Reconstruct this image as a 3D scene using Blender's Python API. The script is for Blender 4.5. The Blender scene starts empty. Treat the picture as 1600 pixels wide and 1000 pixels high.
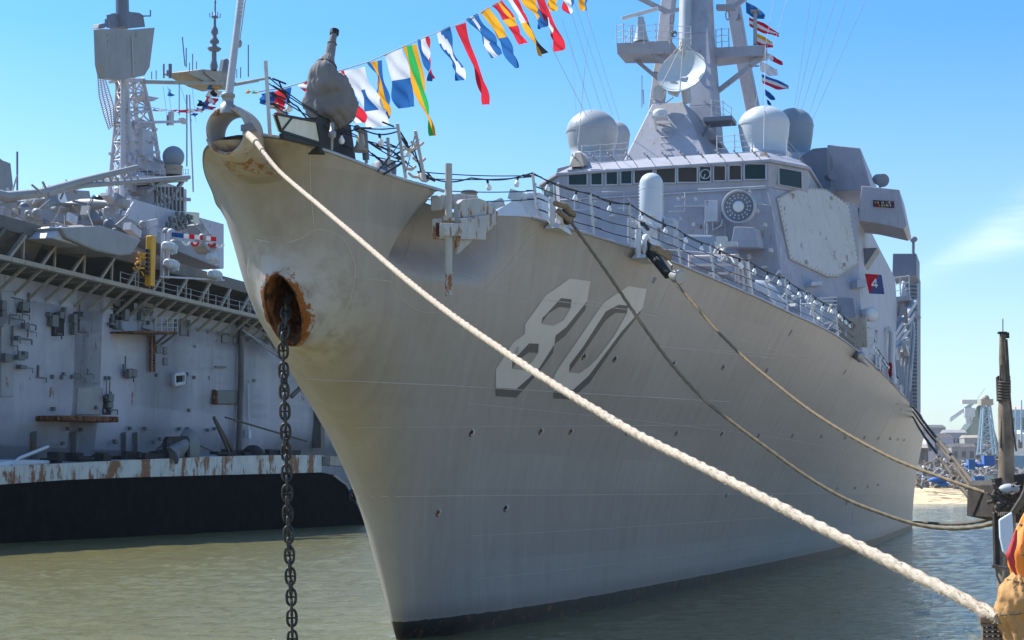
import bpy, bmesh, math, random
from mathutils import Vector, Matrix, noise
from mathutils.bvhtree import BVHTree
random.seed(7)
C = bpy.data.collections.new("harbour"); bpy.context.scene.collection.children.link(C)
SC = bpy.context.scene
F = 2400.0; CH = 4.5; HOR = 768.0
PITCH = math.atan((HOR-500)/F)
CAM = Vector((0, 0, CH))
fw = Vector((0, math.cos(PITCH), math.sin(PITCH))); up = Vector((0, -math.sin(PITCH), math.cos(PITCH))); rt = Vector((1, 0, 0))
def ray(x, y): return fw + rt*((x-800)/F) + up*((500-y)/F)
def atY(x, y, Y):                       # point at a given distance into the harbour
    d = ray(x, y); return CAM + d*(Y/d.y)
def atZ(x, y, z=0.0):
    d = ray(x, y); return CAM + d*((z-CH)/d.z)
TH = math.radians(17.7)
SO = atZ(624, 1000, 0.0)
class Frame:
    """a ship's own axes: local x aft, local y starboard, z up"""
    def __init__(s, origin=None, th=TH):
        s.o = SO.copy() if origin is None else Vector(origin); s.th = th
        s.a = Vector((math.sin(th), math.cos(th), 0)); s.n = Vector((math.cos(th), -math.sin(th), 0))
    def w(s, u, v, z): return s.o + s.a*u + s.n*v + Vector((0, 0, z))
    def loc(s, P): q = Vector(P)-s.o; return Vector((q.dot(s.a), -q.dot(s.n), q.z))
    def P(s, x, y, u=None, v=None, z=None):      # pixel on a plane of the frame -> local coords
        d = ray(x, y)
        if u is not None: nn, k = s.a, u
        elif v is not None: nn, k = s.n, v
        else: nn, k = Vector((0, 0, 1)), z
        t = (k-(CAM-s.o).dot(nn))/d.dot(nn)
        return s.loc(CAM+d*t)
    def rot(s): return math.pi/2-s.th
S = Frame()
def L(u, v, z): return Vector((u, -v, z))
def interp(tab, x):
    if x <= tab[0][0]: return tab[0][1]
    if x >= tab[-1][0]: return tab[-1][1]
    n = len(tab)
    for i in range(n-1):
        if x <= tab[i+1][0]: break
    x0, y0 = tab[i]; x1, y1 = tab[i+1]; h = x1-x0; dl = (y1-y0)/h
    def slope(k):
        if k == 0: return (tab[1][1]-tab[0][1])/(tab[1][0]-tab[0][0])
        if k == n-1: return (tab[-1][1]-tab[-2][1])/(tab[-1][0]-tab[-2][0])
        a = (tab[k][1]-tab[k-1][1])/(tab[k][0]-tab[k-1][0]); b = (tab[k+1][1]-tab[k][1])/(tab[k+1][0]-tab[k][0])
        return 0 if a*b <= 0 else 2*a*b/(a+b)
    m0, m1 = slope(i), slope(i+1); t = (x-x0)/h
    return (2*t**3-3*t*t+1)*y0+(t**3-2*t*t+t)*h*m0+(-2*t**3+3*t*t)*y1+(t**3-t*t)*h*m1
def sst(a, b, x):
    t = max(0, min(1, (x-a)/(b-a))); return t*t*(3-2*t)
# ---------------------------------------------------------------- mesh builder
class MB:
    def __init__(s): s.v = []; s.f = []; s.m = []; s.s = []; s.cm = 0
    def add(s, vs, fs, smooth=False, mi=None):
        b = len(s.v); s.v += [Vector(p) for p in vs]
        for f in fs: s.f.append([b+i for i in f]); s.m.append(s.cm if mi is None else mi); s.s.append(smooth)
        return s
    def hexa(s, p, mi=None):            # p: 4 bottom, 4 top
        return s.add(p, [(3, 2, 1, 0), (4, 5, 6, 7), (0, 1, 5, 4), (1, 2, 6, 5), (2, 3, 7, 6), (3, 0, 4, 7)], mi=mi)
    def box(s, c, d, M=None, mi=None):
        x, y, z = d[0]/2, d[1]/2, d[2]/2
        p = [Vector(q) for q in ((-x, -y, -z), (x, -y, -z), (x, y, -z), (-x, y, -z), (-x, -y, z), (x, -y, z), (x, y, z), (-x, y, z))]
        if M is not None: p = [M @ q for q in p]
        return s.hexa([q+Vector(c) for q in p], mi)
    def loft(s, A, B, smooth=False, mi=None, caps=True):   # two polygons of equal length
        n = len(A); fs = [(i, (i+1) % n, n+(i+1) % n, n+i) for i in range(n)]
        if caps: fs += [tuple(range(n-1, -1, -1)), tuple(range(n, 2*n))]
        return s.add(list(A)+list(B), fs, smooth, mi)
    def ext(s, A, d, mi=None): return s.loft(A, [Vector(p)+Vector(d) for p in A], mi=mi)
    def tube(s, path, r, n=8, mi=None, twist=None, lobes=0, amp=0, closed=False):
        path = [Vector(p) for p in path]; k = len(path); rr = r if isinstance(r, (list, tuple)) else [r]*k
        rings = []; pn = None; d = 0
        for i, p in enumerate(path):
            if closed: t = (path[(i+1) % k]-path[i-1])
            else: t = path[min(i+1, k-1)]-path[max(i-1, 0)]
            t = t.normalized() if t.length > 1e-9 else Vector((0, 0, 1))
            if pn is None: pn = t.orthogonal().normalized()
            pn = (pn-t*pn.dot(t)); pn = pn.normalized() if pn.length > 1e-6 else t.orthogonal().normalized()
            b = t.cross(pn)
            if i: d += (p-path[i-1]).length
            ph = d*(twist or 0)
            rings.append([p+(pn*math.cos(a)+b*math.sin(a))*rr[i]*(1+amp*math.cos(lobes*(a-ph))) for a in [2*math.pi*j/n for j in range(n)]])
        vs = [q for R in rings for q in R]; fs = []
        for i in range(k if closed else k-1):
            i2 = (i+1) % k
            for j in range(n): fs.append((i*n+j, i*n+(j+1) % n, i2*n+(j+1) % n, i2*n+j))
        s.add(vs, fs, True, mi)
        if not closed: s.add(rings[0], [tuple(range(n-1, -1, -1))], False, mi); s.add(rings[-1], [tuple(range(n))], False, mi)
        return s
    def cyl(s, a, b, r, r2=None, n=14, mi=None): return s.tube([a, b], [r, r if r2 is None else r2], n, mi)
    def bar(s, a, b, w, h=None, mi=None):   # rectangular bar between two points
        a, b = Vector(a), Vector(b); t = (b-a).normalized(); h = h or w
        side = t.cross(Vector((0, 0, 1)));  side = side.normalized() if side.length > 1e-3 else Vector((1, 0, 0)); u = side.cross(t)
        q = [(-1, -1), (1, -1), (1, 1), (-1, 1)]
        return s.loft([a+side*x*w/2+u*y*h/2 for x, y in q], [b+side*x*w/2+u*y*h/2 for x, y in q], mi=mi)
    def lathe(s, o, ax, prof, n=32, mi=None, smooth=True):   # prof: (r, h)
        ax = Vector(ax).normalized(); e = ax.orthogonal().normalized(); g = ax.cross(e); o = Vector(o)
        vs = [o+ax*h+(e*math.cos(2*math.pi*j/n)+g*math.sin(2*math.pi*j/n))*max(r, 1e-4) for r, h in prof for j in range(n)]
        fs = [(i*n+j, i*n+(j+1) % n, (i+1)*n+(j+1) % n, (i+1)*n+j) for i in range(len(prof)-1) for j in range(n)]
        return s.add(vs, fs, smooth, mi)
    def sph(s, c, r, n=16, sc=(1, 1, 1), mi=None):
        c = Vector(c); m = n//2
        vs = [c+Vector((r*sc[0]*math.sin(math.pi*i/m)*math.cos(2*math.pi*j/n), r*sc[1]*math.sin(math.pi*i/m)*math.sin(2*math.pi*j/n), r*sc[2]*math.cos(math.pi*i/m))) for i in range(m+1) for j in range(n)]
        return s.add(vs, [(i*n+j, (i+1)*n+j, (i+1)*n+(j+1) % n, i*n+(j+1) % n) for i in range(m) for j in range(n)], True, mi)
    def build(s, name, mats, parent=None, fix=True, bevel=0):
        me = bpy.data.meshes.new(name); me.from_pydata([tuple(p) for p in s.v], [], s.f)
        mats = mats if isinstance(mats, (list, tuple)) else [mats]
        for m in mats: me.materials.append(m)
        me.polygons.foreach_set("material_index", s.m); me.polygons.foreach_set("use_smooth", s.s); me.update()
        if fix:
            bm = bmesh.new(); bm.from_mesh(me); bmesh.ops.recalc_face_normals(bm, faces=bm.faces); bm.to_mesh(me); bm.free()
        o = bpy.data.objects.new(name, me); C.objects.link(o); o.parent = parent
        if bevel:
            b = o.modifiers.new("bevel", "BEVEL"); b.width = bevel; b.segments = 2; b.limit_method = 'ANGLE'; b.angle_limit = 0.7
        return o
def build_split(g, name, mats, parent=None, bevel=0):
    """one object for every separate piece collected in g"""
    par = {}
    def find(x):
        while par.setdefault(x, x) != x: par[x] = par[par[x]]; x = par[x]
        return x
    key = [tuple(round(c, 4) for c in v) for v in g.v]
    for f in g.f:
        r = find(key[f[0]])
        for i in f[1:]: par[find(key[i])] = r
    grp = {}
    for k, f in enumerate(g.f): grp.setdefault(find(key[f[0]]), []).append(k)
    out = []
    for ks in grp.values():
        q = MB(); ix = {}
        for k in ks:
            nf = []
            for i in g.f[k]:
                if i not in ix: ix[i] = len(q.v); q.v.append(g.v[i])
                nf.append(ix[i])
            q.f.append(nf); q.m.append(g.m[k]); q.s.append(g.s[k])
        out.append(q.build(name, mats, parent, bevel=bevel))
    return out
def tag(o, label=None, cat=None, group=None, kind=None):
    for k, x in (("label", label), ("category", cat), ("group", group), ("kind", kind)):
        if x: o[k] = x
    return o
def root(name, loc, rz, label, cat, group=None):
    o = bpy.data.objects.new(name, None); C.objects.link(o); o.location = loc; o.rotation_euler = (0, 0, rz); o.empty_display_size = .3
    return tag(o, label, cat, group)
def froot(name, fr, label, cat, group=None): return root(name, fr.o, fr.rot(), label, cat, group)
def recentre(o):                          # move a mesh object's origin to its base without moving the mesh
    vs = [v.co for v in o.data.vertices]
    c = Vector((sum(v.x for v in vs)/len(vs), sum(v.y for v in vs)/len(vs), min(v.z for v in vs)))
    o.data.transform(Matrix.Translation(-c)); o.location = c; return o
# ---------------------------------------------------------------- materials
def nn(t, k, **kw):
    n = t.nodes.new(k)
    for a, b in kw.items():
        if a == 'i':
            for q, w in b.items(): n.inputs[q].default_value = w
        else: setattr(n, a, b)
    return n
def ramp(t, fac, stops, interp_='LINEAR'):
    r = nn(t, 'ShaderNodeValToRGB'); r.color_ramp.interpolation = interp_
    e = r.color_ramp.elements
    while len(e) < len(stops): e.new(0.5)
    for k, (p, c) in enumerate(stops): e[k].position = p; e[k].color = (*c, 1) if len(c) == 3 else c
    t.links.new(fac, r.inputs[0]); return r.outputs[0]
def mix(t, fac, a, b, mode='MIX'):
    m = nn(t, 'ShaderNodeMix', data_type='RGBA', blend_type=mode)
    for sock, x in ((0, fac), (6, a), (7, b)):
        if isinstance(x, bpy.types.NodeSocket): t.links.new(x, m.inputs[sock])
        elif isinstance(x, (int, float)): m.inputs[sock].default_value = x
        else: m.inputs[sock].default_value = (*x, 1)
    return m.outputs[2]
def noisetex(t, vec, scale, detail=4, rough=.55, st=(1, 1, 1), dist=0):
    mp = nn(t, 'ShaderNodeMapping'); mp.inputs['Scale'].default_value = st; t.links.new(vec, mp.inputs[0])
    n = nn(t, 'ShaderNodeTexNoise', i={'Scale': scale, 'Detail': detail, 'Roughness': rough, 'Distortion': dist}); t.links.new(mp.outputs[0], n.inputs[0]); return n.outputs[0]
RUST = (.16, .05, .015)
def paint(name, col, rough=.55, runs=0, var=.12, rust=0., rustscale=1.3, bump=.15, metal=0, streak=.3, dirt=(.10, .085, .06), spec=.4, scale=1.0, coat=0):
    m = bpy.data.materials.new(name); m.use_nodes = True; t = m.node_tree; b = t.nodes['Principled BSDF']
    tc = nn(t, 'ShaderNodeTexCoord').outputs['Object']
    n1 = noisetex(t, tc, .7*scale, 6, .6)
    c = mix(t, ramp(t, n1, [(.3, (0, 0, 0)), (.7, (1, 1, 1))]), [x*(1-var) for x in col], [min(1, x*(1+var)) for x in col])
    n2 = noisetex(t, tc, 3.5*scale, 5, .65, (1, 1, .12))          # runs down the plating
    c = mix(t, ramp(t, n2, [(.52, (0, 0, 0)), (.8, (streak,)*3)]), c, dirt)
    if runs:
        n4 = noisetex(t, tc, 7*scale, 5, .6, (1, 1, .045)); n5 = noisetex(t, tc, .45*scale, 3)
        ml = nn(t, 'ShaderNodeMath', operation='MULTIPLY'); t.links.new(ramp(t, n4, [(.60, (0, 0, 0)), (.70, (runs,)*3)]), ml.inputs[0]); t.links.new(ramp(t, n5, [(.46, (0, 0, 0)), (.60, (1, 1, 1))]), ml.inputs[1])
        c = mix(t, ml.outputs[0], c, (.27, .14, .07))
    if rust > 0:
        n3 = noisetex(t, tc, rustscale*scale, 9, .72, (1, 1, .45)); k = .665-.19*rust
        rc = mix(t, noisetex(t, tc, 9*scale, 3), RUST, (.33, .13, .04))
        c = mix(t, ramp(t, n3, [(k, (0, 0, 0)), (k+.05, (1, 1, 1))]), c, rc)
    t.links.new(c, b.inputs['Base Color'])
    b.inputs['Roughness'].default_value = rough; b.inputs['Metallic'].default_value = metal; b.inputs['Specular IOR Level'].default_value = spec
    if coat: b.inputs['Coat Weight'].default_value = coat
    bp = nn(t, 'ShaderNodeBump', i={'Strength': bump, 'Distance': .03}); t.links.new(noisetex(t, tc, 2.2*scale, 6, .6), bp.inputs['Height']); t.links.new(bp.outputs[0], b.inputs['Normal'])
    return m
M = {}
M['navy'] = paint('navy_grey', (.325, .325, .37), runs=.7, rust=.16, rustscale=1.6)
M['navy_light'] = paint('navy_light', (.40, .42, .46), rust=.1)
M['navy_dark'] = paint('navy_dark', (.15, .17, .215), rust=.1)
M['white'] = paint('white_paint', (.58, .59, .60), var=.05, rust=.05, streak=.12)
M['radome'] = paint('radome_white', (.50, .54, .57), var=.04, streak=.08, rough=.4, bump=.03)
M['radome_shade'] = paint('radome_white_shaded', (.34, .36, .38), var=.04, streak=.08, rough=.4, bump=.03)  # darker copy of the radome white: shade on the left domes, set as colour
M['radome_grey'] = paint('radome_grey', (.22, .27, .33), var=.05, streak=.08, rough=.45, bump=.03)
M['steel'] = paint('steel', (.30, .30, .30), rough=.45, rust=.3, rustscale=4, metal=.3)
M['rail'] = paint('rail_paint', (.50, .50, .49), rust=.25, rustscale=5)
M['rust'] = paint('rust_scale', (.075, .026, .012), rough=.95, var=.8, rust=.95, rustscale=4, bump=.9)
M['chain'] = paint('chain_iron', (.055, .05, .045), rough=.55, var=.4, rust=.35, rustscale=6, metal=.4, bump=.4, scale=2)
M['black'] = paint('black_rubber', (.018, .018, .018), rough=.6, streak=.1)
M['seam'] = paint('weld_paint', (.50, .45, .41), rust=0, streak=.3)
M['sheet'] = paint('pale_sheet', (.50, .58, .66), var=.2, streak=.3)
M['dark'] = paint('dark_void', (.02, .02, .022), rough=.8, streak=.05)
M['array'] = paint('array_cover', (.50, .485, .46), var=.05, rust=.42, rustscale=2.2, runs=.35)
M['cream'] = paint('cream_board', (.72, .66, .50), var=.08, streak=.2)
M['tan'] = paint('tan_paint', (.36, .31, .25), rust=.45, rustscale=3)
M['canvas'] = paint('canvas_cover', (.22, .21, .21), rough=.9, var=.2, bump=.5, spec=.1)
M['numlight'] = paint('number_light', (.60, .555, .505), var=.04, streak=.12, bump=.05)
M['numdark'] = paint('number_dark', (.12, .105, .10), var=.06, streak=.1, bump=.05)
M['carrier'] = paint('carrier_grey', (.49, .475, .515), runs=.7, rust=.16, rustscale=1.6, streak=.22, scale=.35, var=.09)
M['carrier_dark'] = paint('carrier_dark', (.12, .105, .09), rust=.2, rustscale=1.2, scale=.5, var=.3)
M['carrier_light'] = paint('carrier_light', (.30, .29, .29), rust=.2, scale=.5)
M['bargewhite'] = paint('barge_white', (.60, .60, .53), runs=.9, rust=.85, rustscale=.35, streak=.6)
M['bargeblack'] = paint('barge_black', (.008, .008, .010), rough=.95, var=.5, streak=.1, spec=.03, dirt=(.03, .025, .02))
M['yellow'] = paint('yellow_paint', (.75, .36, .02), rust=.1)
M['wood'] = paint('old_wood', (.20, .15, .11), rough=.85, var=.4, streak=.5, bump=.7, scale=3)
M['darkwood'] = paint('tarred_wood', (.035, .028, .025), rough=.7, var=.5, bump=.7, scale=3)
M['bulb'] = paint('bulb_glass', (.8, .8, .78), rough=.12, var=.02, streak=0)
M['pier'] = paint('concrete', (.52, .46, .38), rough=.9, var=.2, rust=.1)
M['sand'] = paint('sand', (.55, .42, .25), rough=1, var=.3, streak=.2, scale=.05, bump=.1)
M['container_blue'] = paint('container_blue', (.05, .16, .38), rust=.1)
M['tarpblue'] = paint('tarp_blue', (.04, .14, .45), var=.2)
M['craneblue'] = paint('crane_blue', (.30, .42, .52))
M['cranewhite'] = paint('crane_white', (.6, .62, .62))
M['orange'] = paint('orange_sailcloth', (.75, .22, .03), var=.2, bump=.5, scale=2, streak=.15)
M['red'] = paint('red_paint', (.45, .03, .03), var=.2)
M['tarp'] = paint('tan_tarpaulin', (.42, .225, .085), rough=.85, var=.25, bump=.8, scale=2, dirt=(.12, .08, .05))
M['glass_warm_reflect'] = None
def rope_mat(name, a, b, speck=None):
    m = bpy.data.materials.new(name); m.use_nodes = True; t = m.node_tree; p = t.nodes['Principled BSDF']
    tc = nn(t, 'ShaderNodeTexCoord').outputs['Object']
    c = mix(t, noisetex(t, tc, 9, 6, .7), a, b)
    if speck: c = mix(t, ramp(t, noisetex(t, tc, 14, 3), [(.68, (0, 0, 0)), (.71, (.8,)*3)]), c, speck)
    t.links.new(c, p.inputs['Base Color']); p.inputs['Roughness'].default_value = .95; p.inputs['Specular IOR Level'].default_value = .1
    bp = nn(t, 'ShaderNodeBump', i={'Strength': .8, 'Distance': .012}); t.links.new(noisetex(t, tc, 45, 4, .7), bp.inputs['Height']); t.links.new(bp.outputs[0], p.inputs['Normal'])
    return m
M['ropewhite'] = rope_mat('white_rope', (.34, .27, .20), (.66, .565, .45), (.40, .10, .06))
M['ropetan'] = rope_mat('manila_rope', (.13, .095, .06), (.34, .27, .18))
M['ropedark'] = rope_mat('weathered_rope', (.05, .045, .04), (.20, .17, .14))
M['ropesteel'] = rope_mat('steel_wire', (.10, .10, .11), (.22, .22, .24))
M['ropegrey'] = rope_mat('halyard', (.35, .38, .42), (.6, .62, .65))
def glass_mat():
    m = bpy.data.materials.new('bridge_glass'); m.use_nodes = True; p = m.node_tree.nodes['Principled BSDF']
    p.inputs['Base Color'].default_value = (.018, .03, .028, 1); p.inputs['Roughness'].default_value = .08; p.inputs['Specular IOR Level'].default_value = .3
    return m
M['glass'] = glass_mat(); M['glass_warm_reflect'] = glass_mat(); M['glass_warm_reflect'].node_tree.nodes['Principled BSDF'].inputs['Base Color'].default_value = (.05, .035, .022, 1)  # brown pane colour stands in for warm reflections in the glass
def cloth(name, col):
    m = bpy.data.materials.new(name); m.use_nodes = True; t = m.node_tree; p = t.nodes['Principled BSDF']
    tc = nn(t, 'ShaderNodeTexCoord').outputs['Object']
    c = mix(t, noisetex(t, tc, 5, 3), [x*.88 for x in col], col)
    t.links.new(c, p.inputs['Base Color']); p.inputs['Roughness'].default_value = .9; p.inputs['Specular IOR Level'].default_value = .1
    tr = nn(t, 'ShaderNodeBsdfTranslucent'); t.links.new(c, tr.inputs[0])
    mx = nn(t, 'ShaderNodeMixShader', i={0: .45}); out = t.nodes['Material Output']
    t.links.new(p.outputs[0], mx.inputs[1]); t.links.new(tr.outputs[0], mx.inputs[2]); t.links.new(mx.outputs[0], out.inputs[0])
    return m
FC = {'w': cloth('flag_white', (.70, .71, .75)), 'b': cloth('flag_blue', (.03, .13, .36)), 'r': cloth('flag_red', (.62, .03, .05)),
      'y': cloth('flag_yellow', (.80, .38, .03)), 'k': cloth('flag_black', (.02, .02, .025)), 'g': cloth('flag_green', (.04, .42, .10))}
FK = 'wbrykg'
# hull plating: strakes, diagonal washes, stains below the bullnose, boot topping at the waterline
def hull_mat():
    m = bpy.data.materials.new('hull_plating'); m.use_nodes = True; t = m.node_tree; b = t.nodes['Principled BSDF']; lk = t.links.new
    tc = nn(t, 'ShaderNodeTexCoord').outputs['Object']
    sp = nn(t, 'ShaderNodeSeparateXYZ'); lk(tc, sp.inputs[0])
    def math_(op, a, b_=None, cl=False):
        n = nn(t, 'ShaderNodeMath', operation=op, use_clamp=cl)
        for i, x in enumerate((a, b_)):
            if x is None: continue
            if isinstance(x, (int, float)): n.inputs[i].default_value = x
            else: lk(x, n.inputs[i])
        return n.outputs[0]
    X, Y, Z = sp.outputs
    c = mix(t, noisetex(t, tc, .25, 6, .6), (.345, .312, .286), (.415, .376, .346))
    # plate strakes: slightly different paint batches, plates 1.15 m high and 4 m long
    st = math_('FLOOR', math_('MULTIPLY', math_('ADD', Z, math_('MULTIPLY', X, .004)), .87))
    pl = math_('FLOOR', math_('ADD', math_('MULTIPLY', X, .19), math_('MULTIPLY', st, .41)))
    cv = nn(t, 'ShaderNodeCombineXYZ'); lk(st, cv.inputs[0]); lk(pl, cv.inputs[1])
    wn = nn(t, 'ShaderNodeTexWhiteNoise', noise_dimensions='2D'); lk(cv.outputs[0], wn.inputs[0])
    w1 = nn(t, 'ShaderNodeTexWhiteNoise', noise_dimensions='1D'); lk(st, w1.inputs['W']); c = mix(t, math_('MULTIPLY', w1.outputs[0], .34), c, (.27, .235, .21))
    c = mix(t, math_('MULTIPLY', wn.outputs[0], .42), c, (.30, .262, .235))
    sv = nn(t, 'ShaderNodeCombineXYZ'); lk(math_('ADD', X, math_('MULTIPLY', Z, .42)), sv.inputs[0]); lk(math_('MULTIPLY', Z, .045), sv.inputs[2])
    c = mix(t, ramp(t, noisetex(t, sv.outputs[0], 3.2, 6, .7), [(.40, (0,)*3), (.72, (.22,)*3)]), c, (.54, .48, .43))
    c = mix(t, ramp(t, noisetex(t, sv.outputs[0], 1.3, 5, .7, (1, 1, 2)), [(.50, (0,)*3), (.8, (.28,)*3)]), c, (.26, .225, .20))
    # rain runs
    c = mix(t, ramp(t, noisetex(t, tc, 5, 4, .6, (1, 1, .05)), [(.5, (0,)*3), (.75, (.10,)*3)]), c, (.46, .41, .36))
    c = mix(t, ramp(t, noisetex(t, tc, 2.2, 4, .6, (1, 1, .07)), [(.52, (0,)*3), (.8, (.22,)*3)]), c, (.22, .185, .15))
    # green-brown stain down the stem and under the bullnose
    dx = math_('ADD', X, 10.9); r0 = math_('ADD', math_('MULTIPLY', dx, 1.0), math_('MULTIPLY', math_('SUBTRACT', 13.2, Z), -.86))
    stn = math_('SUBTRACT', 1.0, math_('MULTIPLY', math_('ABSOLUTE', math_('ADD', r0, -.25)), .9), True)
    c = mix(t, math_('MULTIPLY', math_('MULTIPLY', stn, ramp(t, noisetex(t, tc, 1.6, 5, .6, (1, 1, .35)), [(.35, (0,)*3), (.6, (1,)*3)])), math_('MULTIPLY', math_('ADD', math_('MULTIPLY', Z, .075), -.45), .8, True)), c, (.17, .135, .075))
    near = math_('MULTIPLY', math_('SUBTRACT', 1.0, math_('MULTIPLY', math_('ABSOLUTE', math_('ADD', X, 10.9)), .8), True), math_('SUBTRACT', 1.0, math_('MULTIPLY', math_('ABSOLUTE', math_('SUBTRACT', Z, 12.35)), 1.15), True))
    rn = ramp(t, noisetex(t, tc, 3.2, 9, .75, (1, 1, .6)), [(.50, (0,)*3), (.56, (1,)*3)])
    rcol = mix(t, noisetex(t, tc, 11, 4), (.11, .03, .01), (.36, .13, .03))
    c = mix(t, math_('MULTIPLY', rn, math_('MULTIPLY', near, 2.2, True), True), c, rcol)
    c = mix(t, ramp(t, noisetex(t, tc, 1.1, 10, .78), [(.715, (0,)*3), (.74, (.8,)*3)]), c, rcol)
    # fresh lighter paint beside the hawse, ragged rust round its rim
    def hd(cx, cz, ky, kz): return math_('SQRT', math_('ADD', math_('ADD', math_('POWER', math_('ABSOLUTE', math_('ADD', X, -cx)), 2), math_('MULTIPLY', math_('MULTIPLY', Y, Y), ky)), math_('MULTIPLY', math_('POWER', math_('ABSOLUTE', math_('ADD', Z, -cz)), 2), kz)))
    rr_ = hd(-7.6, 9.2, 1.0, .8); lm = math_('MULTIPLY', math_('SUBTRACT', 2.5, rr_), .8, True)
    c = mix(t, math_('MULTIPLY', math_('MULTIPLY', lm, ramp(t, noisetex(t, tc, 1.3, 6, .65), [(.40, (0,)*3), (.56, (1,)*3)])), .75), c, (.50, .475, .45))
    r3 = hd(-8.3, 9.05, 1.6, .55); rs = math_('ADD', noisetex(t, tc, 4.5, 8, .75), math_('MULTIPLY', math_('SUBTRACT', 1.0, r3), .75))
    c = mix(t, ramp(t, rs, [(.56, (0,)*3), (.60, (1,)*3)]), c, mix(t, noisetex(t, tc, 9, 4), (.07, .022, .01), (.40, .13, .02)))
    # boot topping
    zb = math_('ADD', Z, math_('MULTIPLY', noisetex(t, tc, 2.5, 4), -.10))
    bt = math_('LESS_THAN', zb, .52)
    c = mix(t, bt, c, mix(t, ramp(t, noisetex(t, tc, 2.0, 8, .7), [(.58, (0,)*3), (.66, (1,)*3)]), (.014, .013, .013), (.16, .06, .025)))
    scum = math_('SUBTRACT', 1.0, math_('MULTIPLY', math_('ABSOLUTE', math_('SUBTRACT', zb, .65)), 2.2), True)
    c = mix(t, math_('MULTIPLY', scum, .35), c, (.10, .09, .07))
    lk(c, b.inputs['Base Color']); b.inputs['Roughness'].default_value = .46; b.inputs['Specular IOR Level'].default_value = .32
    bp = nn(t, 'ShaderNodeBump', i={'Strength': .35, 'Distance': .05}); lk(noisetex(t, tc, .55, 3, .5), bp.inputs['Height'])
    bp2 = nn(t, 'ShaderNodeBump', i={'Strength': .12, 'Distance': .02}); lk(noisetex(t, tc, 6, 6, .6, (1, 1, .2)), bp2.inputs['Height']); lk(bp.outputs[0], bp2.inputs['Normal'])
    fr = math_('MULTIPLY', math_('SINE', math_('MULTIPLY', X, 2*math.pi/1.15)), math_('ABSOLUTE', math_('SINE', math_('MULTIPLY', Z, math.pi*.87))))
    bp3 = nn(t, 'ShaderNodeBump', i={'Strength': .5, 'Distance': .012}); lk(math_('MULTIPLY', fr, noisetex(t, tc, .35, 2)), bp3.inputs['Height']); lk(bp2.outputs[0], bp3.inputs['Normal'])
    lk(bp3.outputs[0], b.inputs['Normal'])
    return m
M['hull'] = hull_mat()

def bundle(name, pts, rads, mat, parent=None, n=56, fold=.16, folds=2.6, seed=0, lump=.10):
    """cloth tied round something: sharp folds run along it"""
    P_ = []; R_ = []
    for i in range(len(pts)-1):
        for k in range(9): P_.append(pts[i].lerp(pts[i+1], k/9)); R_.append(rads[i]+(rads[i+1]-rads[i])*k/9)
    P_.append(pts[-1]); R_.append(rads[-1])
    for _ in range(3):
        R_ = [R_[0]]+[(R_[i-1]+R_[i]+R_[i+1])/3 for i in range(1, len(R_)-1)]+[R_[-1]]; P_ = [P_[0]]+[(P_[i-1]+P_[i]+P_[i+1])/3 for i in range(1, len(P_)-1)]+[P_[-1]]
    g = MB(); g.tube(P_, R_, n); k = len(P_)
    for r in range(k):
        for j in range(n):
            p = g.v[r*n+j]; a = 2*math.pi*j/n; q = Vector((math.cos(a+r*.02)*folds, math.sin(a+r*.02)*folds, r*.055+seed)); rg = 1-abs(noise.noise(q))*2.4; rg2 = 1-abs(noise.noise(q*2.1+Vector((7, 1, 3))))*2.4
            d_ = p-P_[r]; p += d_*(fold*rg+fold*.45*rg2-fold*.6)+d_*lump*2*noise.noise(Vector((math.cos(a)*.8, math.sin(a)*.8, r*.06+seed*3)))
    for j in range(n): g.v[k*n+j] = g.v[j].copy(); g.v[k*n+n+j] = g.v[(k-1)*n+j].copy()
    return g.build(name, mat, parent), P_, R_
# ================================================================= DESTROYER HULL
ship = froot('destroyer', S, 'grey destroyer with 80 painted on its flared bow, moored in front of everything', 'warship')
STEM = [(-1.2, .25), (0, 0), (1.96, -.75), (4.1, -1.8), (5.92, -3.4), (6.91, -4.6), (8.1, -6.2), (8.75, -7.1), (9.4, -7.9), (10.24, -8.5), (11.34, -9.05), (12.25, -9.6), (12.92, -10.5), (13.16, -11.08), (13.6, -11.5)]
DECKB = [(0, 0), (.06, .48), (.2, .88), (.6, 1.42), (1.6, 2.12), (3, 2.78), (4.6, 3.5), (8.1, 4.3), (10.6, 4.95), (16.1, 6.5), (22.2, 7.5), (27.8, 8.5), (33, 9.2), (42, 10.), (53, 10.5), (71, 10.7), (105, 10.7), (150, 9.0), (164, 8.4)]
DECKZ = [(-11.5, 13.34), (-9.5, 13.02), (-6.6, 12.68), (-3, 12.55), (-.6, 12.65), (4.9, 12.55), (11, 12.5), (16.6, 12.35), (23, 12.2), (31, 12.2), (42, 12.0), (60, 11.8), (94, 11.5), (150, 11.2)]
WLB = [(0, .10), (1, .45), (4, 1.3), (10.5, 2.35), (24.8, 3.6), (44, 4.9), (67, 6.1), (98, 7.2), (150, 7.0), (165, 6.8)]
SEND = 150.0
def hpoint(d, t):
    """hull surface: d = metres aft of the stem at this level, t = height fraction (0 waterline, 1 deck edge)"""
    z = 0
    for _ in range(3):
        s0 = interp(STEM, z); L0 = SEND-s0; s = s0+d*(L0/(SEND+11.2)); zt = interp(DECKZ, s); z = zt*t if t >= 0 else t*4
    bd, bw = interp(DECKB, d), interp(WLB, d); tt = max(t, 0)
    p = 1.45+.25*sst(40, 90, d)-.75*(1-sst(.6, 5.5, d))
    return s, bw+(bd-bw)*tt**p, z
HC = Vector((-8.22, 0, 9.22)); HT = Vector((-.66, 0, .75)).normalized(); HA = Vector((-.86, 0, -.5)).normalized(); HT = (HT-HA*HT.dot(HA)).normalized()
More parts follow.
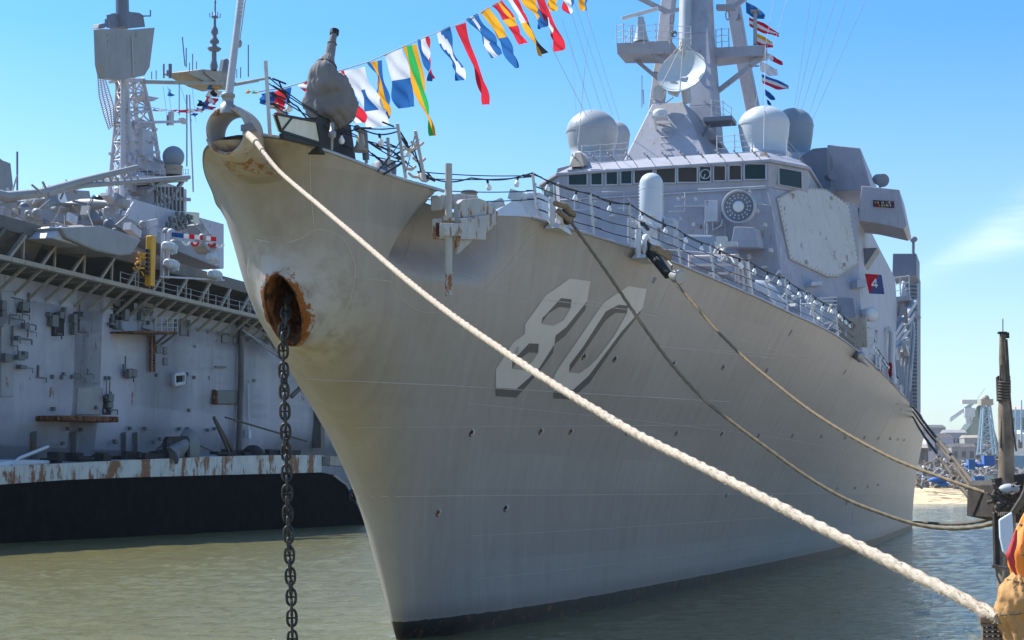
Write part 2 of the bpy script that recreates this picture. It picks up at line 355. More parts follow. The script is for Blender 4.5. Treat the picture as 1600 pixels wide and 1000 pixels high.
def hull_disp(s, v, z, side, zt):
    p = Vector((s, v, z))
    q = p-HC; lat = abs(q.y); lon = q.dot(HT); dep = q.dot(HA)
    r = math.hypot(lat/1.25, lon/1.55)
    if side > 0:
        h = zt-p.z
        e = -5.7-.42*h
        A = 1.25*sst(e-.12, e+.22, p.x)*(1-sst(-3.2, -1.0-.35*h, p.x))*(1-sst(1.0, 2.4, h+.10*abs(p.x+5)))
        p.y -= A; p.x += .15*A
    return p
cols = [0]; x = 0
while x < 160:
    x += .06 if x < 3.2 else (.1 if x < 14.5 else min(3.2, .1+(x-14.5)*.06)); cols.append(min(x, 161.2))
rows = [-.28]+[i/112 for i in range(113)]
hm = MB(); NR = len(rows); NCOL = len(cols)
grid = {}
for side in (1, -1):
    for i, d in enumerate(cols):
        for j, t in enumerate(rows):
            s, v, z = hpoint(d, t); zt = interp(DECKZ, s)
            if i == 0: v = 0.0
            p = hull_disp(s, v*side, z, side, zt)
            if i == 0: p.y = 0
            if i == 0 and side == -1: grid[(side, i, j)] = grid[(1, 0, j)]; continue
            grid[(side, i, j)] = len(hm.v); hm.v.append(L(p.x, p.y, p.z))
def hq(*k):
    if len(set(k)) < 3: return
    hm.f.append(list(k)); hm.m.append(0); hm.s.append(True)
for side in (1, -1):
    for i in range(NCOL-1):
        for j in range(NR-1):
            k = [grid[(side, i, j)], grid[(side, i+1, j)], grid[(side, i+1, j+1)], grid[(side, i, j+1)]]
            c = sum((hm.v[q] for q in k), Vector())/4
            q = Vector((c.x, -c.y, c.z))-HC
            if math.hypot(q.y/.52, q.dot(HT)/.92) < 1: continue      # hawse opening
            if side < 0: k.reverse()
            hq(*k)
for i in range(NCOL-1):      # deck closing the top edge (flat shaded)
    a, b, c_, d_ = grid[(1, i, NR-1)], grid[(1, i+1, NR-1)], grid[(-1, i+1, NR-1)], grid[(-1, i, NR-1)]
    f = [a, b, c_] if a == d_ else [a, b, c_, d_]
    base = len(hm.v); hm.v += [hm.v[q]-Vector((0, 0, .03)) for q in f]; hm.f.append(list(range(base, base+len(f)))); hm.m.append(1); hm.s.append(False)
f = [grid[(1, NCOL-1, j)] for j in range(NR)]+[grid[(-1, NCOL-1, j)] for j in range(NR-1, -1, -1)]
base = len(hm.v); hm.v += [hm.v[q].copy() for q in f]; hm.f.append(list(range(base, base+len(f)))); hm.m.append(0); hm.s.append(False)
hull = hm.build('hull', [M['hull'], M['navy_dark']], ship, fix=False)
bvh = BVHTree.FromPolygons([tuple(v) for v in hm.v], hm.f)
camL = S.loc(CAM)
def hit(x, y, off=.006):
    d = ray(x, y); dl = Vector((d.dot(S.a), -d.dot(S.n), d.z)).normalized()
    p, n, i, dist = bvh.ray_cast(camL, dl)
    if p is None: return None, None
    if n.dot(dl) > 0: n = -n
    return p+n*off, n
def side_pt(s, z, off=.012):          # port-side hull point at station s and height z
    p, n, i, dist = bvh.ray_cast(Vector((s, -30, z)), Vector((0, 1, 0)))
    if p is None: return None
    if n.y > 0: n = -n
    return p+n*off
def edge_pt(s, inset=0., dz=0.):      # port deck edge at station s
    lo, hi = 0, 161.2
    for _ in range(40):
        m_ = (lo+hi)/2
        if hpoint(m_, 1)[0] < s: lo = m_
        else: hi = m_
    a = hpoint(lo, 1); return L(s, a[1]-inset, a[2]+dz)
# boundary trim along the deck edge
def edge_at_px(x):                     # station whose port deck edge projects to pixel column x
    best = None
    lo, hi = -11.2, 140
    for _ in range(50):
        m_ = (lo+hi)/2; p = edge_pt(m_); w = S.w(p.x, -p.y, p.z)-CAM; px = 800+F*w.dot(rt)/w.dot(fw)
        if px < x: lo = m_
        else: hi = m_
    return lo
g = MB(); path = [edge_pt(-5.0+.0*i+i*1.0) for i in range(4, 140)]
g.tube(path, .05, 6); g.build('gunwale_bar', M['navy'], ship)
g = MB(); g.tube([edge_pt(-10.9+i*.28, .03, .02) for i in range(20)], .045, 6)
g.build('bulwark_capping', M['navy_light'], ship)
# weld seams
for k, (x0, y0, x1, y1, w) in enumerate([(480, 592, 690, 602, .016), (690, 602, 1140, 628, .016), (560, 776, 1395, 770, .014), (553, 433, 612, 440, .014), (752, 457, 1062, 493, .014), (1022, 540, 1210, 560, .012), (1050, 543, 1320, 560, .010),
                                          (555, 668, 1160, 664, .008)]):
    pts = []
    for i in range(41):
        t = i/40; p, n_ = hit(x0+(x1-x0)*t, y0+(y1-y0)*t, .004)
        if p: pts.append(p)
    g = MB(); g.tube(pts, w, 5); g.build('weld_seam', M['seam'], ship)
def seam_px(pl, w=.012, nm='weld_seam', sub=10):
    pts = []; pl = [Vector(p) for p in pl]
    for k in range(len(pl)-1):
        p0, p1, p2, p3 = pl[max(k-1, 0)], pl[k], pl[k+1], pl[min(k+2, len(pl)-1)]
        for i in range(sub):
            t = i/sub; c = .5*((2*p1)+(p2-p0)*t+(2*p0-5*p1+4*p2-p3)*t*t+(3*p1-3*p2+p3-p0)*t**3); p, n_ = hit(c.x, c.y, .002)
            if p: pts.append(p)
    MB().tube(pts, w, 5).build(nm, M['seam'], ship)
seam_px([(484, 233), (485, 290), (491, 358)])
seam_px([(400, 374), (440, 380), (470, 372), (490, 360), (510, 360), (535, 372), (548, 395), (555, 420), (551, 450), (543, 478), (520, 515)], .015)
seam_px([(617, 425), (620, 450), (632, 472), (655, 486), (680, 488), (707, 482), (745, 462), (785, 425), (832, 368), (860, 345)], .014)
seam_px([(660, 312), (645, 360), (635, 395), (622, 418)], .01)
seam_px([(778, 345), (778, 408)], .01); seam_px([(778, 410), (800, 385), (830, 348)], .01)
def seam3(pts, w=.010):
    pts = [p for p in pts if p is not None]
    if len(pts) > 2: MB().tube(pts, w, 4).build('weld_seam', M['seam'], ship)
for z_, s0_ in ((10.7, -4.0), (7.15, -1.5), (3.1, 2.0), (1.7, 3)): seam3([side_pt(s0_+k*1.3, z_, .0) for k in range(70)])
for s_, z0_, z1_ in ((3.5, 1, 8), (9, 5, 12), (15, 1, 8), (22, 4, 11.5), (31, 1, 9), (42, 3, 11.4), (56, 1, 10), (72, 2, 11)): seam3([side_pt(s_, z0_+(z1_-z0_)*k/14, .0) for k in range(15)], .008)
# ---- hull number: flat paint laid on the plating
def decal(poly, mat, nm, off, hole=None):
    from mathutils.geometry import tessellate_polygon
    def inside(p, pg):
        r = False; j = len(pg)-1
        for i in range(len(pg)):
            if (pg[i][1] > p[1]) != (pg[j][1] > p[1]) and p[0] < (pg[j][0]-pg[i][0])*(p[1]-pg[i][1])/(pg[j][1]-pg[i][1])+pg[i][0]: r = not r
            j = i
        return r
    bm = bmesh.new()
    loops = [poly]+(hole or [])
    edges = []
    for lp in loops:
        vs = [bm.verts.new((x, y, 0)) for x, y in lp]
        for i in range(len(vs)): edges.append(bm.edges.new((vs[i], vs[(i+1) % len(vs)])))
    bmesh.ops.triangle_fill(bm, edges=edges, use_beauty=True)
    for f in [f for f in bm.faces if any(inside((f.calc_center_median().x, f.calc_center_median().y), h) for h in (hole or []))]: bm.faces.remove(f)
    for _ in range(3):
        es = [e for e in bm.edges if e.calc_length() > 6]
        if es: bmesh.ops.subdivide_edges(bm, edges=es, cuts=1); bmesh.ops.triangulate(bm, faces=bm.faces)
    me = bpy.data.meshes.new(nm)
    for v in bm.verts:
        p, n_ = hit(v.co.x, v.co.y, off); v.co = p
    bm.to_mesh(me); bm.free(); me.materials.append(mat)
    o = bpy.data.objects.new(nm, me); C.objects.link(o); o.parent = ship; return o
def z5(l): return [(720+a/4, 400+b/4) for a, b in l]
e_out = [(680, 140), (808, 157), (787, 283), (658, 442), (590, 497), (583, 552), (480, 712), (345, 830), (217, 822), (217, 707), (330, 535), (397, 487), (400, 425), (530, 245)]
e_h1 = [(525, 370), (625, 262), (692, 270), (683, 325), (640, 400), (575, 435), (500, 425), (508, 385)]
e_h2 = [(425, 545), (486, 548), (482, 605), (440, 665), (380, 712), (318, 705), (320, 655)]
n_out = [(1045, 188), (1160, 205), (1135, 325), (1000, 475), (900, 610), (800, 745), (700, 835), (577, 842), (583, 745), (605, 705), (720, 540), (890, 290)]
n_h = [(985, 303), (1045, 310), (1035, 358), (960, 495), (850, 640), (800, 690), (740, 733), (675, 728), (678, 678), (760, 570), (905, 345)]
num = decal(z5(e_out), M['numlight'], 'hull_number', .012, [z5(e_h1), z5(e_h2)]); num['label'] = 'pale grey figure 8 on the bow plating'
num = decal(z5(n_out), M['numlight'], 'hull_number', .012, [z5(n_h)]); num['label'] = 'pale grey figure 0 on the bow plating'
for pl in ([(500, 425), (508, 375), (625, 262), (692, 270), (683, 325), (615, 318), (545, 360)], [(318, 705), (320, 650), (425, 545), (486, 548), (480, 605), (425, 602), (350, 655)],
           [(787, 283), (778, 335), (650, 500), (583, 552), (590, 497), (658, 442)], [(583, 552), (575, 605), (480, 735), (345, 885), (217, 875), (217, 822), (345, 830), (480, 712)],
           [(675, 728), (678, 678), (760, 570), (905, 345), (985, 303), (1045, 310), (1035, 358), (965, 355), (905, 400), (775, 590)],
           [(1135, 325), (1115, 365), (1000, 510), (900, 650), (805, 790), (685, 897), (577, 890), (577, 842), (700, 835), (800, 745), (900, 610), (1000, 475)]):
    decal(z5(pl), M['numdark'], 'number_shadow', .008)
# ---- padeyes and scuppers
for x, y in [(737, 675), (845, 673), (892, 673), (980, 675), (1057, 676), (1128, 677), (1185, 680), (1238, 680), (1283, 681), (1320, 683), (1350, 683), (1372, 684), (1390, 685), (1402, 686), (1412, 687), (685, 800), (790, 793), (1135, 773), (807, 546), (913, 556), (961, 560), (1053, 567), (1130, 573), (1198, 578),
             (1308, 763), (1335, 762), (1355, 760), (1371, 757), (1322, 786)]:
    p, n_ = hit(x, y, 0)
    if not p: continue
    g = MB(); w = n_.cross(Vector((0, 0, 1))).normalized(); u = w.cross(n_)
    g.tube([p+w*.0+u*.09, p+n_*.07+u*.07, p+n_*.09, p+n_*.07-u*.07, p-u*.09], .034, 6)
    g.lathe(p-n_*.005+u*-.05, n_, [(0, .012), (.10, .012), (.12, 0)], 12, mi=1); g.build('padeye', [M['rail'], M['rust']], ship)
for x, y, s_ in [(1235, 520, 1), (1320, 581, 1), (1022, 438, .8), (1402, 631, .7), (1407, 640, .7)]:
    p, n_ = hit(x, y, 0)
    if not p: continue
    w = n_.cross(Vector((0, 0, 1))).normalized(); u = w.cross(n_)
    g = MB(); g.ext([p+w*a*s_+u*b*s_-n_*.02 for a, b in ((-.1, -.14), (.1, -.14), (.1, .14), (-.1, .14))], n_*.04); g.build('scupper', M['navy_dark'], ship)
# ---- hawsepipe: rolled lip and rusty throat
g = MB(); LAT = Vector((0, 1, 0)); NS = 48
def hring(ra, rb, dep, skew=0):
    c = Vector((HC.x, 0, HC.z))+HA*dep+HT*skew
    return [c+LAT*ra*math.cos(a)+HT*rb*(math.sin(a)) for a in [2*math.pi*k/NS for k in range(NS)]]
rings = []
NQ = 14
for k in range(NQ):
    t_ = 1-k/(NQ-1); ra, rb = .52+.9*t_, 1.04+.95*t_; w_ = 1-(1-t_)**2.4; R_ = hring(ra, rb, .06); out_ = []
    for p in R_:
        o_ = p+HA*6; h_, n_, ix, dd = bvh.ray_cast(L(o_.x, o_.y, o_.z), L(-HA.x, -HA.y, -HA.z))
        if h_ is not None and dd < 10: p = p.lerp(Vector((h_.x, -h_.y, h_.z))-HA*(.03 if k == 0 else -.004), w_)
        if h_ is not None and dd < 10 and k and k < 9:
            hp_ = Vector((h_.x, -h_.y, h_.z)); p = p if (p-hp_).dot(HA) > .005 else hp_+HA*.005
        out_.append(p)
    rings.append(out_)
for q_ in ((.48, 1.0, .07), (.445, .96, .03), (.42, .92, -.08), (.40, .87, -.3), (.38, .8, -.8), (.34, .7, -1.5), (.25, .5, -1.8), (.01, .01, -1.8)): rings.append(hring(*q_))
for k in range(len(rings)-1):
    g.loft([L(*p) for p in rings[k]], [L(*p) for p in rings[k+1]], smooth=True, mi=0 if k < 13 else 1, caps=False)
bm_o = g.build('hawse_lip', [M['hull'], M['rust']], ship)
me = bm_o.data; bmx = bmesh.new(); bmx.from_mesh(me); bmesh.ops.remove_doubles(bmx, verts=bmx.verts, dist=.001); bmx.to_mesh(me); bmx.free()
# ---- bullnose: a flattened ring at the stem head
g = MB(); bc = S.P(366, 212, v=0); BN = bc.copy()
ringv = []
NA, NB = 40, 14
for i in range(NA):
    a = 2*math.pi*i/NA; R = Vector((0, math.cos(a), math.sin(a)))
    for j in range(NB):
        b = 2*math.pi*j/NB
        wid = .46 if math.sin(a) > -.2 else .55
        ringv.append(bc+Vector((.05-.10*math.sin(a), 0, 0))+R*(.53+.10*math.cos(b))*(1.0+.12*max(0, math.sin(a)))+Vector((wid*math.sin(b), 0, 0)))
g.add(ringv, [(i*NB+j, ((i+1) % NA)*NB+j, ((i+1) % NA)*NB+(j+1) % NB, i*NB+(j+1) % NB) for i in range(NA) for j in range(NB)], True)
M['bull'] = paint('bullnose_paint', (.42, .38, .345), rust=.75, rustscale=1.5, streak=.5, dirt=(.20, .16, .08))
g.build('bullnose', M['bull'], ship)
g = MB(); rgs = []
for cx_, cz_, rx_, ry_ in ((-.02, -.22, .50, .58), (.40, -.45, .52, .6), (1.1, -.68, .55, .6), (2.1, -.9, .55, .55), (3.0, -1.1, .5, .4)):
    rgs.append([bc+Vector((cx_+rx_*math.cos(a), ry_*math.sin(a), cz_)) for a in [2*math.pi*k/28 for k in range(28)]])
for A_, B_ in zip(rgs, rgs[1:]): g.loft(A_, B_, smooth=True, caps=False)
o_ = g.build('bullnose_seat', M['hull'], ship); bmx = bmesh.new(); bmx.from_mesh(o_.data); bmesh.ops.remove_doubles(bmx, verts=bmx.verts, dist=.001); bmx.to_mesh(o_.data); bmx.free()
# jackstaff
a, b, c2 = S.P(356, 163, v=.0), S.P(372, 30, v=.0), S.P(379, -30, v=.0)
js = MB().tube([a, b, c2], [.105, .085, .08], 12).build('jackstaff', M['navy_light'], ship)
g = MB(); mid = S.P(364, 100, v=0)
for k in range(8):
    t = k/8; q = S.P(373+6*t, 25-50*t, v=0); g.lathe(q, (c2-b), [(.093, 0), (.097, .02), (.093, .04)], 12)
g.build('staff_band', M['white'], js)
g = MB(); g.lathe(a+Vector((0, 0, -.25)), (0, 0, 1), [(.2, 0), (.2, .22), (.14, .24), (.14, .42), (.17, .43), (.17, .5), (.12, .52)], 14); g.build('staff_socket', M['steel'], js)
g = MB(); g.sph(S.P(374, 68, v=-.1), .07, 10, (1, 1, 1.6)); g.tube([S.P(374, 68, v=-.1), S.P(386, -20, v=-.1)], .015, 5); g.build('jackstaff_stay', M['steel'], js)
# ---- port anchor in its recess
AN = {}
vA = 3.95
def pa(x, y, v=vA): return S.P(x, y, v=v)
g = MB(); g.tube([pa(701, 256), pa(701, 462)], .095, 16); stock = g
anchor = bpy.data.objects.new('anchor', None); C.objects.link(anchor); anchor.parent = ship
M['anchor'] = paint('anchor_paint', (.42, .41, .375), rust=.72, rustscale=2.6, streak=.5, dirt=(.25, .12, .05))
stock.build('stock', M['anchor'], anchor)
g = MB()
def pbox(x0, y0, x1, y1, v0, v1, gg=None, mi=None):
    A = [pa(x0, y1, v0), pa(x1, y1, v0), pa(x1, y0, v0), pa(x0, y0, v0)]; (gg or g).ext(A, Vector((0, -(v1-v0), 0)), mi)
pbox(675, 342, 688, 374, 3.5, 3.95); pbox(688, 343, 713, 376, 3.6, 4.18); pbox(713, 345, 738, 376, 3.6, 4.02); pbox(686, 349, 716, 369, 4.15, 4.24)
g.build('crown', M['anchor'], anchor, bevel=.03)
g = MB(); pbox(681, 348, 687, 370, 3.952, 3.965, g); pbox(706, 350, 713, 368, 4.185, 4.20, g); g.build('pin_slot', M['rust'], anchor)
g = MB(); g.cyl(pa(693, 360, 4.23), pa(693, 360, 4.4), .07, n=12); g.cyl(pa(700, 343, 4.0)+Vector((0, 0, -.05)), pa(700, 343, 4.0)+Vector((0, 0, .06)), .17, n=16); g.build('pin', M['anchor'], anchor)
g = MB(); A = [pa(x, y, 3.75) for x, y in ((708, 342), (709, 318), (716, 312), (740, 310), (756, 316), (770, 332), (770, 352), (752, 364), (738, 372), (712, 372))]
g.ext(A, (0, -.16, 0)); A = [pa(x, y, 3.9) for x, y in ((709, 342), (770, 334), (771, 350), (738, 372), (710, 398))]; g.ext(A, (0, -.10, 0)); g.build('fluke', M['anchor'], anchor, bevel=.02)
g = MB(); A = [pa(x, y, 3.1) for x, y in ((672, 306), (700, 303), (730, 307), (730, 330), (700, 326), (672, 330))]; g.ext(A, (0, -.35, 0)); g.build('fluke', M['anchor'], anchor, bevel=.05)
g = MB(); g.lathe(pa(733, 318, 3.0), (0, 0, 1), [(.16, -.4), (.17, .1), (.24, .28), (.26, .34), (.22, .37), (0, .37)], 20); g.build('fairlead_roller', M['tan'], ship)
# ================================================================= DESTROYER UPPERWORKS
def part(name, parent=ship):
    o = bpy.data.objects.new(name, None); C.objects.link(o); o.parent = parent; return o
deckz = lambda s: interp(DECKZ, s)
# deckhouse: front face raked, chamfered corners, widening to the ship's side
def sect(z):
    t = (z-12.0)/9.6
    f = 37.4+1.6*t; w = 7.2-1.3*t; c = 42.6+3.1*t; W = 10.45-.35*t
    return [(f, w), (c, W), (78, W), (78, -W), (c, -W), (f, -w)]
dh = part('deckhouse')
A = [L(s, v, 11.7) for s, v in sect(11.7)]; B = [L(s, v, 21.1) for s, v in sect(21.1)]
# the roof falls aft of the pilothouse
MB().loft(A, B).build('deckhouse_wall', M['navy'], dh, bevel=.06)
# pilothouse with its own window band
def psect(f, w, c, W, z): return [L(f, w, z), L(c, W, z), L(50, W, z), L(50, -W, z), L(c, -W, z), L(f, -w, z)]
g = MB(); g.loft(psect(38.95, 5.95, 41.6, 7.75, 21.1), psect(38.85, 6.0, 41.5, 7.8, 22.45))
g.loft(psect(38.7, 6.1, 41.4, 7.95, 22.45), psect(38.7, 6.1, 41.4, 7.95, 22.62)); g.loft(psect(38.8, 6.05, 41.5, 7.9, 22.62), psect(40.3, 5.2, 42.5, 6.9, 23.45))
ph = g.build('pilothouse', M['navy'], dh, bevel=.03)
def wpane(P4, n, nm='bridge_window'):
    """P4: four corners; frame stands proud, glass set in it"""
    n = Vector(n).normalized(); c = sum(P4, Vector())/4
    g = MB(); out = [p+(p-c).normalized()*.09 for p in P4]
    for i in range(4):
        j = (i+1) % 4
        g.hexa([out[i]-n*.02, out[j]-n*.02, P4[j]-n*.02, P4[i]-n*.02, out[i]+n*.07, out[j]+n*.07, P4[j]+n*.07, P4[i]+n*.07])
    fr = g.build(nm, M['navy_light'], dh); g = MB(); g.ext([p+n*.012 for p in P4], n*.012); wpane.k = getattr(wpane, 'k', 0)+1; g.build('pane', M['glass_warm_reflect' if wpane.k in (5, 6, 7, 9, 10) else 'glass'], fr); return fr
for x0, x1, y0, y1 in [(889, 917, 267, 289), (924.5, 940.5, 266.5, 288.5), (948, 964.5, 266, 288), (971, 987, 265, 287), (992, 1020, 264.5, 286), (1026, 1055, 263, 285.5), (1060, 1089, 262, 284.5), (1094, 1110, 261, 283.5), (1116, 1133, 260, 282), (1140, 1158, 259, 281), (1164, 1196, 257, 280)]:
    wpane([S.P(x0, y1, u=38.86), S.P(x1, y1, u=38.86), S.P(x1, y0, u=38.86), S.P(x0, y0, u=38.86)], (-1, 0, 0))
g = MB(); cc_ = S.P(1102, 272, u=38.78); g.tube([cc_+Vector((0, .26*math.cos(a), .26*math.sin(a))) for a in [k*math.pi/12 for k in range(24)]], .025, 6, closed=True); g.bar(cc_, cc_+Vector((0, .1, -.22)), .04); g.build('clear_view_screen', M['rail'], dh)
rnd = random.Random(15); g = MB()      # small fittings welded on the front plating
for x, y, w_, h_ in [(905, 313, 3, 3), (932, 316, 4, 3), (984, 312, 2, 3), (1060, 311, 3, 3), (1068, 310, 3, 3), (1088, 312, 3, 4), (1172, 300, 3, 3), (1184, 330, 4, 5), (930, 345, 5, 4), (958, 338, 8, 3), (1065, 343, 3, 5), (1085, 352, 4, 6), (1196, 352, 4, 5), (1205, 392, 5, 6), (1218, 425, 4, 5), (1195, 418, 8, 3), (1150, 408, 5, 4), (1171, 402, 4, 6)]:
    p = S.P(x, y, u=37.9); g.box(p+Vector((-.1, 0, 0)), (.5, w_*.035, h_*.035))
build_split(g, 'bulkhead_fitting', M['rail'], dh)
g = MB()
for pts in [((1101, 346), (1101, 372), (1060, 374)), ((1128, 343), (1133, 352), (1133, 395)), ((1192, 320), (1205, 321), (1212, 345)), ((898, 296), (898, 345)), ((940, 300), (975, 300), (975, 330)), ((1070, 300), (1070, 330), (1045, 331)), ((1200, 300), (1215, 360), (1226, 420)), ((1090, 296), (1140, 294), (1196, 291))]:
    g.tube([S.P(*p, u=37.85-.0*k) for k, p in enumerate(pts)], .035, 5)
build_split(g, 'cable_run', M['navy_light'], dh)
g = MB(); p = S.P(1297, 275, u=47); g.cyl(p+Vector((-.35, -.2, 0)), p+Vector((.3, .15, .05)), .33, .28); g.cyl(p+Vector((0, 0, -.7)), p, .07); g.build('searchlight', M['navy_dark'], dh)
g = MB(); p = S.P(1375, 284, u=48); g.cyl(p+Vector((-.35, -.2, 0)), p+Vector((.4, .2, .25)), .4, .3); g.cyl(p+Vector((0, 0, -.7)), p, .07); g.build('searchlight', M['navy_dark'], dh)
g = MB()
for k in range(9): g.bar(S.P(1241+k*2.2, 262, u=46), S.P(1240+k*2.0, 286, u=46), .07)
for k in range(4): g.bar(S.P(1240, 264+k*6, u=46), S.P(1258, 263+k*6, u=46), .05)
g.sph(S.P(1247, 257, u=46), .3, 10); g.build('signal_lamp', M['rail'], dh)
def onface(p0, p1, t, z): q = p0.lerp(p1, t); q.z = z; return q
for sd in (1, -1):
    p0, p1 = L(38.88, 5.97*sd, 0), L(41.53, 7.78*sd, 0); nrm = L(-(7.78-5.97), sd*(41.53-38.88), 0)
    wpane([onface(p0, p1, .25, 21.32), onface(p0, p1, .82, 21.32), onface(p0, p1, .82, 22.25), onface(p0, p1, .25, 22.25)], nrm)
# window wipers, gutter, conduits below the band
g = MB(); rnd = random.Random(3)
for k in range(11):
    x = 903+k*28.0; yb = 247-(k*.7); p = S.P(x, yb+5, u=38.68)
    g.tube([p, p+Vector((-.25, .1, .18)), p+Vector((-.3, .25, .3)), p+Vector((-.2, .3, .42))], .035, 6); g.tube([p+Vector((-.25, 0, .12)), p+Vector((-.3, -.45, -.55))], .02, 5)
    g.sph(p+Vector((-.25, .1, .18)), .08, 8); g.build('window_wiper', M['steel'], dh); g = MB()
g = MB()
g.tube([L(38.78, 5.9, 21.03), L(38.78, -5.9, 21.03)], .05, 6)
for x0, x1, y in ((890, 918, 329), (965, 995, 326), (1053, 1100, 323), (1180, 1192, 319)): g.bar(S.P(x0, y, u=38.2), S.P(x1, y-1, u=38.2), .22, .1)
build_split(g, 'conduit', M['navy_light'], dh)
# small roof fittings and life rails round the pilothouse roof
rl = part('roof_railing', dh)
def rail_run(pts, parent, h=1.05, r=.03, wires=3, mat='rail', sag=.04, lean=Vector((0, 0, 0)), nm='stanchion'):
    for p in pts: MB().tube([p, p+Vector((0, 0, h))+lean], r, 6).build(nm, M[mat], parent)
    g = MB()
    for w in range(wires):
        hh = h*(w+1)/wires-.03
        for p, q in zip(pts, pts[1:]):
            l0, l1 = p+Vector((0, 0, hh))+lean*(hh/h), q+Vector((0, 0, hh))+lean*(hh/h)
            g.tube([l0.lerp(l1, t/6)-Vector((0, 0, sag*math.sin(math.pi*t/6))) for t in range(7)], r*.55, 5)
    g.build('guard_wire', M[mat], parent)
rail_run([L(40.3, v, 23.45) for v in (-5.0, -3.9, -3.1, -2.3)], rl); rail_run([L(40.3, v, 23.45) for v in (2.9, 3.9, 4.9)], rl)
rail_run([L(42, 6.6, 23.4), L(44.5, 7.0, 23), L(48, 7.2, 22.6)], rl)
# foundation brackets at the roof edge under the rails
g = MB()
for x in (903, 1193):
    p = S.P(x, 238, u=39.4); g.hexa([p+Vector(q) for q in ((-.3, -.45, -.9), (1.2, -.45, -.5), (1.2, .45, -.5), (-.3, .45, -.9), (0, -.15, 0), (1.0, -.15, 0), (1.0, .15, 0), (0, .15, 0))])
build_split(g, 'roof_bracket', M['tan'], dh)
# upper blocks outboard of the mast, both sides
for sd in (1, -1):
    g = MB(); q = [S.P(x, y, u=52) for x, y in ((1283, 300), (1362, 296), (1344, 231), (1293, 226))]; q = [L(p.x, -p.y*sd, p.z) for p in q]
    g.ext(q, (13, 0, 0)); g.build('upper_block', M['navy'], dh, bevel=.05)
    g = MB(); q = [S.P(x, y, u=49) for x, y in ((1222, 300), (1296, 300), (1292, 230), (1270, 232), (1224, 262))]; q = [L(p.x, -p.y*sd, p.z) for p in q]
    g.ext(q, (9, 0, 0)); g.build('upper_block', M['navy_dark'], dh, bevel=.05)
    # bridge wing box, overhanging
    g = MB(); q = [S.P(x, y, u=46) for x, y in ((1340, 345), (1366, 348), (1412, 358), (1417, 352), (1405, 296), (1346, 290))]; q = [L(p.x, -p.y*sd, p.z) for p in q]
    g.ext(q, (4.5, 0, 0)); g.build('bridge_wing', M['navy'], dh, bevel=.05)
    g = MB(); q = [L(48.2, sd*10.1, 17.6), L(48.2, sd*10.1, 18.9), L(48.2, sd*11.0, 18.9)]; g.ext(q, (2.0, 0, 0)); g.build('wing_support', M['navy_dark'], dh)
# ribbons board on the port wing
def pxrect(x0, y0, x1, y1, dy=0, **k): return [S.P(x0, y1+dy, **k), S.P(x1, y1+2+dy, **k), S.P(x1, y0+2+dy, **k), S.P(x0, y0+dy, **k)]
g = MB(); g.ext([p+Vector((-.03, 0, 0)) for p in pxrect(1364.5, 313, 1397, 323, u=46)], (-.05, 0, 0)); rb = g.build('ribbon_board', M['dark'], dh)
g = MB(); rc = 'gyrwkbywrbgrwyrb'
for k in range(16):
    for rw in range(2):
        x0 = 1366+k*1.9; cc = rc[(k*(3 if rw else 1)+rw*5) % 16]; y0 = 314+rw*4.4
        g.ext([p+Vector((-.085, 0, 0)) for p in pxrect(x0, y0+.4, x0+1.7, y0+3.6, u=46)], (-.012, 0, 0), mi=FK.index(cc))
g.build('ribbon', [FC[k] for k in FK], rb)
# phased array cover on the chamfer, port and starboard
def chamfer(sd):
    a0 = Vector(sect(12.0)[0]); 
    p0, p1 = L(*sect(12)[0], 12), L(*sect(12)[1], 12); p2 = L(*sect(21)[0], 21)
    if sd < 0: p0.y *= -1; p1.y *= -1; p2.y *= -1
    n = (p1-p0).cross(p2-p0).normalized()
    if n.x > 0: n = -n
    return p0, n
def onch(x, y, off=0):
    p0, n = chamfer(1); d = ray(x, y); dl = Vector((d.dot(S.a), -d.dot(S.n), d.z)); t = (p0-camL).dot(n)/dl.dot(n); return camL+dl*t+n*off
oct_ = [(1213, 311), (1249, 293), (1289, 297), (1324, 321), (1339, 412), (1308, 432), (1291, 432), (1233, 405)]
p0, nch = chamfer(1)
for sd in (1, -1):
    fl = (lambda p: p) if sd > 0 else (lambda p: Vector((p.x, -p.y, p.z)))
    g = MB(); P_ = [onch(x, y, .0) for x, y in oct_]; c = sum(P_, Vector())/8
    g.loft([fl(p) for p in P_], [fl(p+nch*.10) for p in P_]); g.build('array_cover', M['array'], dh, bevel=.02)
    g = MB()
    for i in range(8):
        a, b = P_[i], P_[(i+1) % 8]; n_ = int((b-a).length/.28)
        for k in range(n_):
            q = a.lerp(b, (k+.5)/n_); q = q+(c-q).normalized()*.07+nch*.11; g.box(fl(q), (.05, .05, .05))
        g.loft([fl(a+(a-c).normalized()*.06-nch*.01), fl(b+(b-c).normalized()*.06-nch*.01), fl(b), fl(a)], [fl(a+(a-c).normalized()*.06+nch*.07), fl(b+(b-c).normalized()*.06+nch*.07), fl(b+nch*.07), fl(a+nch*.07)])
    for x, y in ((1237, 307), (1297, 311), (1258, 411), (1317, 415)): g.lathe(fl(onch(x, y, .1)), fl(nch), [(.12, 0), (.12, .06), (.05, .09), (0, .09)], 10)
    g.build('array_frame', M['tan'], dh)
